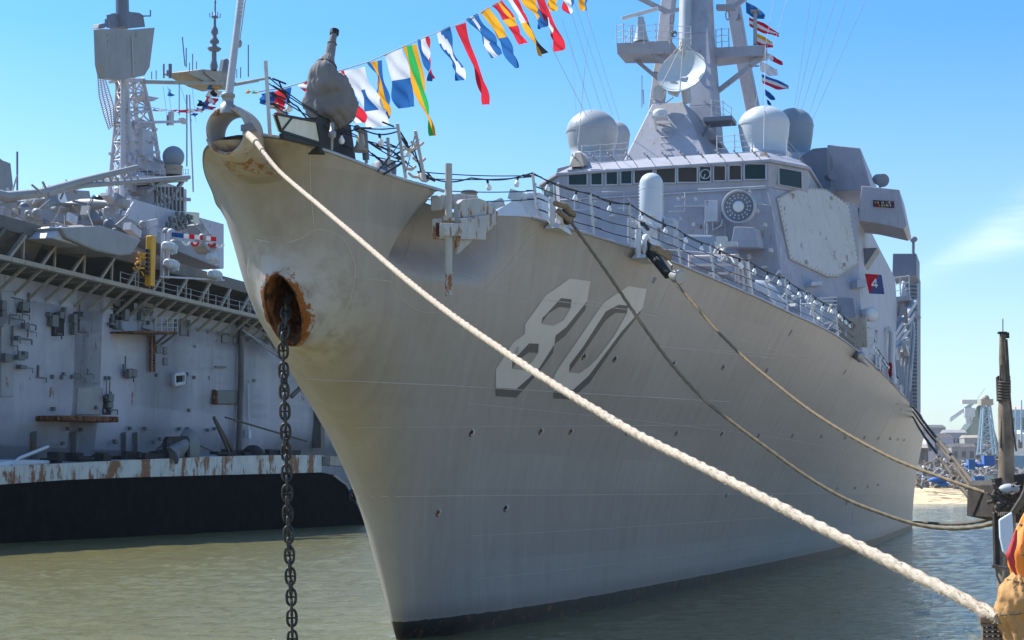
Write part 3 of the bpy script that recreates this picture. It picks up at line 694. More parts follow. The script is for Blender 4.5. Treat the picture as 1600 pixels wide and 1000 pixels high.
# battle-group emblem board: red and blue halves with a white 4
def chq(pts, mi, off, g): g.ext([onch(x, y, off) for x, y in pts], nch*.02, mi=mi)
g = MB(); chq([(1350.5, 428), (1372.5, 429.5), (1357.5, 459)], 0, .03, g); chq([(1372.5, 429.5), (1376.5, 430), (1381, 460), (1357.5, 459)], 1, .03, g)
em = g.build('emblem_board', [FC['r'], paint('emblem_navy', (.02, .03, .12))], dh)
g = MB(); 
for a, b in (((1366.5, 437), (1360.5, 445.5)), ((1360, 446), (1369.5, 446.5)), ((1366.8, 437), (1367.6, 450))):
    A_, B_ = onch(*a, .06), onch(*b, .06); g.bar(A_, B_, .075, .075)
g.build('emblem_numeral', M['white'], em)
# boxes and lights on the chamfer and front
g = MB(); q = [onch(x, y, 0) for x, y in ((1329, 453), (1343, 452), (1343, 440), (1328, 441))]; g.ext(q, nch*.5); g.build('junction_box', M['navy'], dh, bevel=.02)
g = MB(); q = [onch(x, y, 0) for x, y in ((1258, 450), (1275, 449), (1275, 443), (1258, 444))]; g.ext(q, nch*.45); g.build('floodlight', M['navy_light'], dh, bevel=.02)
g = MB(); q = [onch(x, y, .02) for x, y in ((1305, 498), (1334, 496), (1330, 467), (1303, 468))]; g.ext(q, nch*.12)
q = [onch(x, y, .14) for x, y in ((1310, 492), (1326, 491), (1325, 477), (1309, 478))]; g.ext(q, nch*.03); g.build('watertight_door', M['navy_dark'], dh, bevel=.02)
g = MB(); g.lathe(onch(1351, 493, .1), L(-.6, .6, 0), [(.35, -.2), (.4, .3), (.42, .55), (0, .56)], 18); g.build('fog_bell', M['white'], dh)
# round searchlight-like array on a sponson box
c = S.P(1153.5, 322.5, u=36.6); ax = Vector((-1, 0, -.10)); rr = 26.0/ (F/ (S.w(c.x, -c.y, c.z)-CAM).dot(fw))
g = MB(); g.lathe(c, ax, [(rr*.85, -.75), (rr, -.6), (rr, .05), (rr*.93, .05), (rr*.92, -.12), (rr*.86, -.14)], 40); hailer = g.build('acoustic_array', M['navy_light'], dh)
g = MB(); g.lathe(c, ax, [(rr*.88, -.13), (0.01, -.12)], 40); g.build('array_face', M['navy_dark'], hailer)
g = MB(); g.lathe(c, ax, [(rr*.34, -.12), (rr*.33, .0), (rr*.3, .02), (0.01, .02)], 28)
e1 = Vector((0, 1, 0))
for k in range(16):
    a = 2*math.pi*k/16; R = Vector((0, math.cos(a), math.sin(a)))
    for q in (.55, .72): g.lathe(c+R*rr*q+ax*-.11, ax, [(.045, 0), (.04, .05), (0, .06)], 8)
g.build('array_button', M['white'], hailer)
g = MB(); g.cyl(c+Vector((.35, 0, -rr*.9)), c+Vector((.35, 0, -rr-.35)), .12)
q = [S.P(x, y, u=36.2) for x, y in ((1141, 387), (1187, 386), (1178, 355), (1147, 354))]; q2 = [p+Vector((2.2, 0, .2)) for p in q]; g.loft(q, q2); g.build('array_sponson', M['navy'], dh, bevel=.03)
g = MB(); q = [S.P(x, y, u=37.3) for x, y in ((1101, 346), (1121, 346), (1121, 313), (1101, 313))]; g.ext(q, (1.2, 0, 0)); g.tube([S.P(1105, 346, u=37.4), S.P(1105, 375, u=37.4)], .05, 6); g.tube([S.P(1113, 346, u=37.4), S.P(1114, 360, u=37.4), S.P(1127, 352, u=37.4), S.P(1129, 343, u=37.4)], .05, 6)
g.build('switch_box', M['navy_light'], dh, bevel=.02)
# pyramid under the mast
g = MB(); fz = [S.P(x, y, u=41.5) for x, y in ((968, 240), (1108, 240))]; tz = [S.P(x, y, u=43.5) for x, y in ((1019, 161), (1067, 160))]
py = part('mast_base')
zb, zt = 23.2, (tz[0].z+tz[1].z)/2
f0, f1, t0, t1 = [p.copy() for p in (*fz, *tz)]; f0.z = f1.z = zb; t0.z = t1.z = zt
g.hexa([f0, f1, Vector((50, f1.y-1.2, zb)), Vector((50, f0.y+1.2, zb)), t0, t1, Vector((49, t1.y-.75, zt-.3)), Vector((49, t0.y+.75, zt-.3))])
g.build('mast_base_block', M['navy'], py, bevel=.05)
g = MB()
for k in range(5):
    p = f0.lerp(f1, .5).lerp(t0.lerp(t1, .5), .25+k*.1)+Vector((-.1, 0, 0)); g.tube([p+Vector((.1, .25, 0)), p+Vector((-.05, .25, 0)), p+Vector((-.05, -.25, 0)), p+Vector((.1, -.25, 0))], .03, 5)
build_split(g, 'ladder_rung', M['rail'], py)
g = MB(); p = S.P(1033, 183, u=42.6); g.box(p+Vector((-.3, 0, -.12)), (.9, .8, .12)); g.lathe(p+Vector((-.3, 0, -.05)), (0, 0, 1), [(.38, 0), (.42, .1), (.42, .3), (.3, .42), (0, .45)], 20); g.bar(p+Vector((-.4, .3, -.15)), p+Vector((.2, .3, -.9)), .1)
g.build('navigation_radar', M['white'], py)
pl = part('platform_railing', py)
rail_run([S.P(x, y, u=44) for x, y in ((1112, 183), (1130, 186), (1143, 196))], pl, h=1.1)
g = MB(); p = S.P(1125, 190, u=44); g.box(p, (1.6, 1.7, .25)); g.bar(p+Vector((0, .6, 0)), p+Vector((0, 1.3, -1.2)), .15); g.build('side_platform', M['navy_dark'], py)
g = MB()
for x, y in ((1030, 148), (1054, 141)):
    p = S.P(x, y, u=43); g.box(p, (.5, .55, .6), Matrix.Rotation(.4, 3, 'X')); g.cyl(p+Vector((-.3, 0, .2)), p+Vector((.3, 0, .2)), .3)
g.tube([S.P(1020, 158, u=43), S.P(1028, 164, u=42.8), S.P(1042, 160, u=42.8), S.P(1052, 152, u=43)], .04, 6); build_split(g, 'sensor_head', M['rail'], py)
# satellite dish
c = S.P(1067.5, 116, u=42.8); dish = part('dish_antenna', py)
ax = Vector((-.93, .14, .42)).normalized(); R = 39/(F/(S.w(c.x, -c.y, c.z)-CAM).dot(fw))
g = MB(); pr = [(R*k/10, .34*R*(k/10)**2) for k in range(11)]+[(R*1.01, .34*R+.02), (R, .34*R-.06)]+[(R*k/10, .34*R*(k/10)**2-.07) for k in range(9, -1, -1)]
g.lathe(c-ax*.2, ax, [(max(a, .001), b) for a, b in pr], 48); g.build('reflector', M['radome'], dish)
feed = S.P(1068, 66, u=42.0); e = ax.orthogonal().normalized(); e = (Vector((0, 1, 0))-ax*ax.y).normalized(); h_ = ax.cross(e)
g = MB()
for a in (200, 320, 90, 35): 
    rp = c-ax*.2+ax*(.34*R)+(e*math.cos(math.radians(a))+h_*math.sin(math.radians(a)))*R*.98; g.tube([rp, feed], .035, 6)
g.cyl(feed+Vector((0, 0, .25)), feed+(c-feed)*.45, .10, .2); g.box(feed+(c-feed)*.38, (.35, .3, .35)); g.build('feed_strut', M['rail'], dish)
g = MB(); g.cyl(c-ax*.2, Vector((43.8, c.y, zt)), .3); g.build('dish_pedestal', M['navy_light'], dish)
# ---- mast: central trunk and two raked legs, extending above the picture
mast = part('mast'); PXM = lambda x, y, u: S.P(x, y, u=u)
def leg(path, w, d_, nm='mast_leg', mat='navy'):
    g = MB(); q = [PXM(x, y, u) for x, y, u in path]
    for a, b in zip(q, q[1:]):
        g.loft([a+Vector((i, j, 0)) for i, j in ((-d_/2, -w/2), (d_/2, -w/2), (d_/2, w/2), (-d_/2, w/2))], [b+Vector((i, j, 0)) for i, j in ((-d_/2, -w/2), (d_/2, -w/2), (d_/2, w/2), (-d_/2, w/2))])
    return g.build(nm, M[mat], mast, bevel=.04)
leg([(1106, 226, 46.4), (1102, 172, 47), (1093, 60, 48.5), (1088, -60, 50.5)], 1.55, 2.4, 'mast_trunk')
g = MB(); q0, q1 = PXM(1070, 95, 46.9), PXM(1073, -60, 49); g.cyl(q0, q1, .44, .40, 20); g.build('mast_pole', M['navy_light'], mast)
leg([(1022, 205, 48.4), (1027, 160, 49), (1036, 90, 50.3), (1050, -50, 52.5)], .75, 1.2)
leg([(1192, 225, 52.5), (1178, 178, 53), (1160, 90, 54), (1136, -50, 55.5)], .85, 1.2)
g = MB(); z_ = PXM(1150, 80, 50).z
def plat(pts, u0, th_, nm, mat='navy', uu=None):
    g = MB(); q = [S.P(x, y, u=(uu[i] if uu else u0)) for i, (x, y) in enumerate(pts)]; zz = sum(p.z for p in q)/len(q)
    for p in q: p.z = zz
    g.ext(q, (0, 0, -th_)); return g.build(nm, M[mat], mast, bevel=.03)
a = PXM(1115, 82, 49); b = PXM(1196, 80, 49)
g = MB(); g.hexa([a+Vector((-.4, 0, -.5)), b+Vector((-.4, 0, -.35)), b+Vector((.9, 0, -.35)), a+Vector((1.5, 0, -.5)), a+Vector((-.4, 0, .2)), b+Vector((-.4, 0, .3)), b+Vector((.9, 0, .3)), a+Vector((1.5, 0, .2))])
g.build('signal_yard', M['navy'], mast, bevel=.03)
g = MB(); g.bar(PXM(1112, 150, 48.5), PXM(1192, 88, 49.2), .3); g.bar(PXM(1170, 104, 49.3), PXM(1186, 103, 49.3), .08); g.bar(PXM(1171, 88, 49.3), PXM(1174, 106, 49.3), .06); build_split(g, 'yard_brace', M['navy'], mast)
a = PXM(1055, 78, 48); b = PXM(969, 79, 47.4)
g = MB(); g.hexa([a+Vector((-1.2, 0, -.55)), b+Vector((-.8, .0, -.45)), b+Vector((1.4, 0, -.45)), a+Vector((1.2, 0, -.55)), a+Vector((-1.2, 0, .3)), b+Vector((-1., 0, .2)), b+Vector((1.6, 0, .2)), a+Vector((1.2, 0, .3))])
g.build('radar_platform', M['navy'], mast, bevel=.04)
g = MB(); g.bar(PXM(983, 85, 48), PXM(1034, 128, 48.5), .2); g.bar(PXM(1012, 78, 47), PXM(1050, 108, 47.4), .26); build_split(g, 'platform_brace', M['navy'], mast)
pr_ = part('platform_railing', mast)
rail_run([b+Vector((-.9, .0, .2)), PXM(974, 66, 46.2), PXM(988, 68, 46.2), PXM(1006, 68, 46.2), PXM(1025, 66, 46.4), PXM(1046, 68, 46.6), PXM(1080, 70, 46.8)], pr_, h=1.2, r=.035)
rail_run([b+Vector((1.4, .0, .2)), PXM(985, 72, 49.5), PXM(1008, 72, 49.5)], pr_, h=1.2, r=.035)
rail_run([PXM(1119, 75, 48.8), PXM(1128, 73, 48.8), PXM(1139, 73, 48.8)], pr_, h=1.2, r=.035)
sr = part('bar_radar', mast); p = PXM(1002, 66, 47.4)
MB().lathe(p, (0, 0, 1), [(.5, 0), (.42, .3), (.28, .9), (.27, 1.25), (.2, 1.4), (.2, 1.6)], 16).build('radar_pedestal', M['navy_light'], sr)
a, b = PXM(971, 29, 47.0), PXM(1029, 13, 47.6); MB().bar(a, b, .25, .22).build('radar_bar', M['white'], sr, bevel=.04)
g = MB(); g.bar(PXM(997, -4, 48.5), PXM(1042, 18, 49.5), .25); g.bar(PXM(1120, 12, 50), PXM(1150, 12, 50), .5, .3); g.bar(PXM(1146, 12, 50), PXM(1172, -8, 50), .25); g.bar(PXM(1036, 20, 48), PXM(1065, 14, 48), .2); build_split(g, 'upper_yard', M['navy'], mast)
g = MB()
for x, y in ((1050, 30), (1137, 24)):
    p = PXM(x, y, 49.5); g.tube([p+Vector((0, .12*math.cos(t), .3*math.sin(t))) for t in [k*math.pi/6 for k in range(12)]], .04, 5, closed=True)
g.lathe(PXM(1053, 53, 46.5), (-1, 0, -.1), [(.12, -.4), (.22, 0), (.2, .0), (.08, -.3)], 14); g.lathe(PXM(1155, 28, 50), (0, 0, -1), [(.06, -.3), (.1, 0), (.22, .12), (0, .12)], 12); g.cyl(PXM(1180, 70, 49), PXM(1180, 18, 49), .12); g.box(PXM(1180, 18, 49), (.5, .5, .12))
build_split(g, 'mast_fitting', M['steel'], mast)
# whip aerials and fine stays
g = MB()
st = [((1003, 168), (1003, 118), 43), ((1006, 163), (1005, 140), 43)]
for a, b, u in st: g.tube([S.P(*a, u=u), S.P(*b, u=u)], .03, 5)
build_split(g, 'whip_aerial', M['steel'], py)
# halyards: run from the roof to the yards above the picture
hy = MB().add([], [])
for a, b, u0, u1 in [((917, 182), (860, 70), 41, 36), ((925, 175), (878, 30), 42, 40), ((940, 172), (893, 20), 43, 42), ((957, 180), (893, -10), 44, 44), ((968, 188), (906, -15), 45, 45), ((903, 232), (925, -20), 40, 44), ((903, 232), (893, 60), 40, 42), ((902, 232), (918, 60), 40, 42),
                     ((1180, 165), (1212, -20), 46, 50), ((1186, 150), (1235, -20), 46, 50), ((1190, 200), (1200, 60), 46, 49), ((1245, 170), (1288, -20), 55, 52), ((1250, 180), (1312, -20), 55, 52), ((1262, 185), (1330, -20), 55, 52), ((1266, 195), (1362, -20), 55, 52), ((1193, 232), (1196, 70), 40, 48), ((1242, 165), (1270, -20), 56, 54)]:
    hy.tube([S.P(*a, u=u0), S.P(*b, u=u1)], .014, 4)
build_split(hy, 'halyard', M['ropegrey'], mast)
# ---- radomes
def radome(x, yb, yt, ymax, w, wb, u, mat):
    pb = S.P(x, yb, u=u); pt = S.P(x, yt, u=u); k = (S.w(pb.x, -pb.y, pb.z)-CAM).dot(fw)/F; R = w*k/2; Rb = wb*k/2; hb = (yb-ymax)*k; ht = (ymax-yt)*k
    rd = part('radome'); g = MB()
    pr = [(Rb*1.02, -.8), (Rb*1.02, 0), (Rb, .02), (Rb+(R-Rb)*.36, hb*.30), (Rb+(R-Rb)*.68, hb*.62), (R*.985, hb-.04), (R*.985, hb-.035), (R, hb)]+[(R*math.cos(a), hb+ht*math.sin(a)) for a in [math.pi/2*j/12 for j in range(1, 13)]]
    g.lathe(pb, (0, 0, 1), pr, 48); g.build('radome_shell', M[mat], rd)
    g = MB(); g.lathe(pb+Vector((0, 0, -1.2)), (0, 0, 1), [(Rb*1.06, 0), (Rb*1.06, 1.0), (Rb*1.0, 1.1)], 32); g.build('radome_base', M['navy_light'], rd)
    g = MB(); g.lathe(pb, (0, 0, 1), [(R*1.0, hb-.012), (R*1.006, hb), (R*1.0, hb+.012)], 48)
    for j in range(6):
        a = math.pi*2*j/6+.3; e = Vector((math.cos(a), math.sin(a), 0)); g.tube([pb+e*R*1.0*math.cos(b)+Vector((0, 0, hb+ht*math.sin(b))) for b in [math.pi/2*q/10 for q in range(10)]], .008, 4)
    g.build('radome_seam', M[mat], rd); return rd
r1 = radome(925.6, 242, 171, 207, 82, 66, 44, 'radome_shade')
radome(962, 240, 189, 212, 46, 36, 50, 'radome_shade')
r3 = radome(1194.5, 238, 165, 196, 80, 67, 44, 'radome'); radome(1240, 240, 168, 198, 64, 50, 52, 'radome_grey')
# ---- close-in gun on the forecastle deck
u = 29.0; cw = part('close_in_gun'); k_ = (S.w(*[u, 0, 15])-CAM).dot(fw)/F
pc = S.P(1018, 330, u=u); R = 18.3*k_; H = 62*k_
g = MB(); g.lathe(pc, (0, 0, 1), [(R*.9, -.35), (R, -.2), (R, H-R)]+[(R*math.cos(a), H-R+R*.92*math.sin(a)) for a in [math.pi/2*j/10 for j in range(1, 11)]], 36); g.build('gun_radome', M['radome'], cw)
g = MB()
for sgn in (-1, 1):
    for j in range(9): g.lathe(pc+Vector((0, sgn*R*.99, j*.16)), (0, sgn, 0), [(.05, 0), (.05, .06), (0, .07)], 8); g.build('radome_bolt', M['rail'], cw); g = MB()
g.lathe(pc+Vector((0, 0, 1.05)), (0, 0, 1), [(R*1.005, 0), (R*1.02, .02), (R*1.005, .04)], 36); g.build('radome_band', M['rail'], cw)
g = MB(); g.box(pc+Vector((.1, 0, -.55)), (1.0, 1.15, .7)); g.cyl(pc+Vector((-.9, 0, -1.0)), pc+Vector((.3, 0, -.8)), .28); g.box(pc+Vector((0, 0, -1.5)), (.9, .7, 1.3)); g.lathe(pc+Vector((0, 0, -2.6)), (0, 0, 1), [(.9, 0), (.9, .35), (.6, .5), (.5, 1.1)], 24)
g.build('gun_mount', M['white'], cw, bevel=.06)
for x0, x1 in ((980, 993), (1037, 1053)):
    g = MB(); q = [S.P(x, y, u=u-.2) for x, y in ((x0, 380), (x1, 382), (x1, 340), (x0, 341))]; g.ext(q, (1.1, 0, 0))
    for j in range(4): y = 347+j*9; g.bar(S.P(x0+1, y, u=u-.25), S.P(x1-1, y, u=u-.25), .06)
    g.build('gun_side_box', M['navy_light'], cw, bevel=.03)
g = MB(); g.cyl(pc+Vector((-.8, 0, -1.05)), pc+Vector((-1.9, 0, -.95)), .09); g.cyl(pc+Vector((-1.9, 0, -.95)), pc+Vector((-2.0, 0, -.94)), .13); g.build('gun_barrel', M['black'], cw)
g = MB(); q = [S.P(x, y, u=30) for x, y in ((955, 400), (1128, 420), (1120, 395), (960, 383))]; g.ext(q, (4.5, 0, 0)); g.build('gun_deck_platform', M['navy'], ship, bevel=.05)
# covered launcher hatches and locker
g = MB(); q = [S.P(x, y, u=33) for x, y in ((1064, 402), (1120, 406), (1115, 367), (1070, 366))]; g.ext(q, (3, 0, 0)); g.build('tarpaulin_locker', M['radome_grey'], ship, bevel=.12)
g = MB(); rnd = random.Random(5)
for k in range(18):
    p = S.P(rnd.uniform(1112, 1142), rnd.uniform(375, 440), u=rnd.uniform(30, 33)); d_ = Vector((rnd.uniform(-.4, .4), rnd.uniform(-.5, .5), rnd.uniform(-.5, .6)))
    g.tube([p, p+d_*.6, p+d_+Vector((0, 0, -.2))], rnd.uniform(.025, .06), 6)
g.box(S.P(1135, 382, u=31), (.4, 1.1, .22)); g.box(S.P(1128, 378, u=31), (.5, .5, .5)); build_split(g, 'deck_gear', M['rail'], ship)
# tan railing of the side ladder platform
tr = part('ladder_railing'); M['railtan'] = paint('rail_tan', (.62, .50, .44), rust=.4, rustscale=4)
u0 = 17.5
def rp(x, y, u=u0): return S.P(x, y, u=u)
g = MB()
for y0, y1, xa, xb in ((401, 399, 1077, 1150), (414, 413, 1077, 1150), (427, 427, 1107, 1150)): g.tube([rp(xa, y0), rp(xb, y1)], .05, 6)
for a, b in (((1077, 422), (1077, 398)), ((1150, 442), (1150, 397)), ((1154, 444), (1153, 397)), ((1163, 452), (1159, 404)), ((1172, 456), (1166, 408))): g.tube([rp(*a), rp(*b)], .05, 6)
for k in range(4): g.tube([rp(1152, 400+k*12), rp(1170, 412+k*12)], .04, 6)
g.build('rail_bar', M['railtan'], tr)
# big deck pipe
g = MB(); g.tube([S.P(x, y, u=26) for x, y in ((1180, 446), (1192, 447), (1205, 455), (1214, 466), (1219, 482))], .26, 14); g.build('vent_trunk', M['navy_light'], ship)
# forward deck fittings: slanted plates and small gear behind the anchor (starboard wing of the breakwater)
g = MB(); q = [S.P(x, y, u=8) for x, y in ((758, 343), (848, 338), (843, 300), (826, 300), (812, 305), (765, 335))]; g.ext(q, (1.2, 0, 0)); g.build('breakwater', M['white'], ship, bevel=.03)
g = MB(); g.tube([S.P(824, 310, u=7), S.P(838, 340, u=7)], .25, 12); g.box(S.P(807, 306, u=7), (.3, .5, .35), Matrix.Rotation(.3, 3, 'X')); g.bar(S.P(762, 325, u=6.5), S.P(786, 315, u=6.5), .25); build_split(g, 'deck_gear', M['rail'], ship)
# ================================================================= DECK EDGE, BOW GEAR, LINES, FLAGS
W_ = lambda p: S.w(p.x, -p.y, p.z)       # ship-local -> world
def world_plane(x, y, A, B):             # pixel on the vertical plane through A and B (world)
    d = ray(x, y); n = (B-A).cross(Vector((0, 0, 1))).normalized(); t = (A-CAM).dot(n)/d.dot(n); return CAM+d*t
rail = part('deck_railing')
stan = [(847, 338, 832, 270), (934, 364, 922, 302), (990, 385, 984, 318), (1069, 415, 1056, 356), (1121, 436, 1109, 382), (1181, 461, 1169, 407), (1235, 486, 1226, 434), (1277, 507, 1267, 459), (1314, 526, 1305, 480), (1341, 542, 1332, 504), (1363, 560, 1354, 522), (1382, 582, 1374, 548), (1397, 600, 1391, 572), (1408, 616, 1404, 590)]
tops = []; bases = []
for x0, y0, x1, y1 in stan:
    s = edge_at_px(x0); b = edge_pt(s, .12, .0); t = S.P(x1, y1, v=-b.y-.0)
    t = b+Vector((-.12, -.05, max(1.15, min(1.6, t.z-b.z)))); 
    tt = S.P(x1, y1, u=b.x-.2); t = tt if (tt-b).length < 2.0 else t
    bases.append(b); tops.append(t)
    g = MB(); g.bar(b, t, .075, .05)
    for q in (.35, .55, .75): p = b.lerp(t, q); g.box(p+Vector((-.03, -.05, 0)), (.07, .07, .06))
    g.build('stanchion', M['rail'], rail)
g = MB()
for i in range(len(tops)-1):
    for q in (.97, .72, .48, .24):
        a, b = bases[i].lerp(tops[i], q), bases[i+1].lerp(tops[i+1], q)
        g.tube([a.lerp(b, t/8)-Vector((0, 0, .04*math.sin(math.pi*t/8))) for t in range(9)], .016, 5)
        d_ = (b-a).normalized(); g.tube([a+d_*.12, a+d_*.5], .022, 6)
g.build('guard_wire', M['black'], rail)
# wires spanning the anchor recess, from the bow railing to the first stanchion
brail = part('bow_railing')
bst = [(422, 205, 415, 95, 1.0), (634, 272, 621, 193, 2.75), (609, 266, 606, 215, 2.4), (664, 276, 649, 204, 3.05), (573, 248, 566, 210, 2.1)]
bt = []
for x0, y0, x1, y1, v in bst:
    a = S.P(x0, y0, v=v); b = S.P(x1, y1, v=v); bt.append((a, b)); a2 = a-Vector((0, 0, .12)); MB().bar(a2, b, .075, .055).build('stanchion', M['rail'], brail)
g = MB()
def wire(a, b, sag=.05, r=.016, n=8, gg=None):
    (gg or g).tube([a.lerp(b, t/n)-Vector((0, 0, sag*4*(t/n)*(1-t/n))) for t in range(n+1)], r, 5)
def tbk(a, b): d_ = (b-a).normalized(); g.tube([a+d_*.15, a+d_*.6], .024, 6)
P3 = lambda x, y, v=3.0: S.P(x, y, v=v)
f0 = bt[0]
for y0, (xe, ye), sg in ((130, (612, 238), .10), (143, (624, 232), .22), (158, (640, 255), .3), (120, (621, 200), .45)):
    a, b = S.P(419, y0, v=.9), S.P(xe, ye, v=2.5); wire(a, b, sg); tbk(a, b); tbk(b, a)
for (x0, y0, x1, y1) in ((621, 199, 664, 268), (649, 208, 634, 268), (612, 245, 655, 218), (600, 262, 652, 232), (628, 215, 662, 262), (606, 230, 645, 262), (575, 222, 624, 250), (560, 200, 618, 200), (575, 235, 610, 262), (590, 268, 625, 222)):
    a, b = S.P(x0, y0, v=2.5), S.P(x1, y1, v=2.8); wire(a, b, .03); tbk(a, b)
for (x0, y0, x1, y1) in ((652, 206, 832, 272), (660, 270, 832, 274), (662, 246, 836, 298), (664, 270, 838, 310)):
    pass
for (x0, y0), (x1, y1) in (((652, 268), (832, 274)), ((664, 279), (834, 276)), ((664, 296), (838, 298)), ((668, 312), (840, 311))):
    a, b = S.P(x0, y0, v=2.9), S.P(x1, y1, v=4.3); wire(a, b, .06); tbk(b, a)
for (x0, y0, x1, y1, r) in ((632, 252, 600, 272, .035), (655, 270, 678, 281, .05), (668, 270, 679, 283, .03)): g.tube([S.P(x0, y0, v=2.7), S.P(x1, y1, v=2.7)], r, 6)
g.build('guard_wire', M['black'], brail)
g = MB()
for x, y in ((640, 262), (655, 250), (648, 274), (663, 280), (640, 232), (652, 225), (425, 165), (440, 172)): 
    g.tube([S.P(x+dx, y+dy, v=2.8 if x > 500 else .9) for dx, dy in ((-9, -3), (-3, 2), (3, 3), (9, -2))], .04, 6)
build_split(g, 'lashing', M['ropewhite'], brail)
# hull rings at the bulwark corner
for x, y in ((653, 287), (676, 296)):
    p, n_ = hit(x, y, .03)
    if p: w = n_.cross(Vector((0, 0, 1))).normalized(); u_ = w.cross(n_); MB().tube([p+(w*math.cos(a)+u_*math.sin(a))*.07 for a in [k*math.pi/6 for k in range(12)]], .015, 5, closed=True).build('bulwark_ring', M['steel'], ship)
for y in ():
    p = S.P(318.5, y, v=-1.6); MB().tube([p+(Vector((0, math.cos(a), math.sin(a))))*.07 for a in [k*math.pi/6 for k in range(12)]], .015, 5, closed=True).build('bulwark_ring', M['steel'], ship)
# mooring fairleads (roller chocks) with chafing gear
def fairlead(x, y, s_=1.0):
    c = S.P(x, y, v=-edge_pt(edge_at_px(x)).y+.05); g = MB()
    g.tube([c+Vector((.42*s_*math.cos(a), -.06, .30*s_*math.sin(a))) for a in [k*math.pi/10 for k in range(20)]], .10*s_, 8, closed=True)
    g.hexa([c+Vector(q)*s_ for q in ((-.75, -.15, -.52), (.75, -.15, -.52), (.75, .3, -.52), (-.75, .3, -.52), (-.55, -.12, -.36), (.55, -.12, -.36), (.55, .25, -.36), (-.55, .25, -.36))])
    g.cyl(c+Vector((-.62, .1, -.5))*s_, c+Vector((-.62, .1, .45))*s_, .1*s_); g.cyl(c+Vector((.55, .1, -.5))*s_, c+Vector((.55, .1, .35))*s_, .1*s_)
    g.build('mooring_chock', M['white'], ship); return c
fl1 = fairlead(876, 336); fl2 = fairlead(1008, 384); fairlead(1372, 566, .9)
g = MB(); g.tube([S.P(x, y, v=5.5) for x, y in ((868, 318), (884, 322), (896, 336), (890, 345), (872, 330))], .09, 7); g.build('coiled_line', M['ropetan'], ship)
g = MB(); rnd = random.Random(2)
for k in range(7): g.tube([S.P(1020+rnd.uniform(-6, 6)+t*8, 385+rnd.uniform(-5, 5)+t*5, v=7) for t in range(4)], .07, 6)
build_split(g, 'coiled_line', M['ropetan'], ship)
# wall lantern hanging by the second chock, lamps on the hull side
g = MB(); p = S.P(1058, 432, v=8.1); g.lathe(p, Vector((-.5, -.8, -.25)), [(.08, -.3), (.16, -.2), (.24, .12), (.25, .16), (.2, .17), (0, .14)], 18); g.tube([p+Vector((.1, .2, .05)), S.P(1050, 415, v=8.), S.P(1044, 408, v=7.6)], .03, 5); g.build('deck_floodlight', M['steel'], ship)
for x, y in ((1335, 553), (1349, 556)):
    p, n_ = hit(x, y, .25)
    if p: g = MB(); g.lathe(p, Vector((-.5, -.8, -.35)), [(.1, -.4), (.2, -.25), (.3, .15), (.3, .2), (0, .18)], 14); g.build('deck_floodlight', M['steel'], ship)
# ---- covered gun on the forecastle
u_ = None; vv = 1.6
gun = part('covered_deck_gun'); q = lambda x, y: S.P(x, y, v=vv)
path = [(531, 197), (527, 186), (522, 172), (517, 155), (513, 140), (509, 126), (507, 113), (510, 101), (515, 88), (518, 74), (520, 62), (522.5, 50)]
rad = [.16, .48, .64, .66, .58, .50, .40, .22, .13, .12, .09, .075]
P_ = [q(*p) for p in path]
cov, PP, RR = bundle('canvas_cover', P_, rad, M['canvas'], gun, n=72, fold=.085, folds=4.2, seed=1.5, lump=.10)
for fr_ in (.10, .62, .86):
    i = int(fr_*(len(PP)-1)); t_ = (PP[i+1]-PP[i]).normalized(); e_ = t_.orthogonal().normalized(); h_ = t_.cross(e_)
    MB().tube([PP[i]+(e_*math.cos(a)+h_*math.sin(a))*RR[i]*1.04 for a in [k*math.pi/12 for k in range(24)]], .018, 5, closed=True).build('cover_lashing', M['ropedark'], gun)
g = MB(); g.tube([q(522, 54), q(523, 47)], .12, 10); g.build('muzzle', M['black'], gun)
g = MB(); A = [S.P(x, y, v=1.7) for x, y in ((500, 240), (557, 252), (549, 196), (524, 186), (494, 182))]; g.ext(A, (0, .35, 0)); g.build('gun_shield', M['black'], gun, bevel=.03)
g = MB(); g.lathe(S.P(519, 192, v=2.0), (0, 0, -1), [(.05, 0), (.06, .2), (.1, .22), (.1, .35), (.04, .4), (.03, .7)], 10); g.build('shackle', M['steel'], gun)
g = MB(); A = [S.P(x, y, v=1.75) for x, y in ((439, 205), (500, 224), (494, 190), (430, 178))]; g.ext(A, (0, .08, 0)); bd = g.build('wind_screen', M['cream'], ship)
g = MB(); B_ = A+[A[0]]
for a, b in zip(B_, B_[1:]): g.bar(a, b, .06)
g.bar(A[0].lerp(A[1], .0), A[3].lerp(A[2], .4), .05); g.bar(S.P(440, 212, v=1.7), S.P(497, 226, v=1.7), .12); g.build('screen_frame', M['black'], bd)
g = MB(); g.hexa([S.P(x, y, v=v) for x, y, v in ((376, 205, .8), (402, 205, .8), (402, 205, -.2), (376, 205, -.2), (376, 195, .8), (394, 192, .8), (394, 192, -.2), (376, 195, -.2))]); g.tube([S.P(557, 200, v=2.1), S.P(569, 208, v=2.1), S.P(572, 250, v=2.1)], .09, 8); g.lathe(S.P(600, 262, v=1.2), (0, 0, 1), [(.35, -.5), (.36, .1), (.28, .16), (0, .18)], 18)
build_split(g, 'deck_gear', M['navy_dark'], ship)
g = MB(); g.lathe(S.P(563, 212, v=2.1), (0, 0, -1), [(.03, -.1), (.08, 0), (.12, .25), (.2, .38), (.2, .42), (0, .4)], 14); g.build('ship_bell', M['tan'], ship)
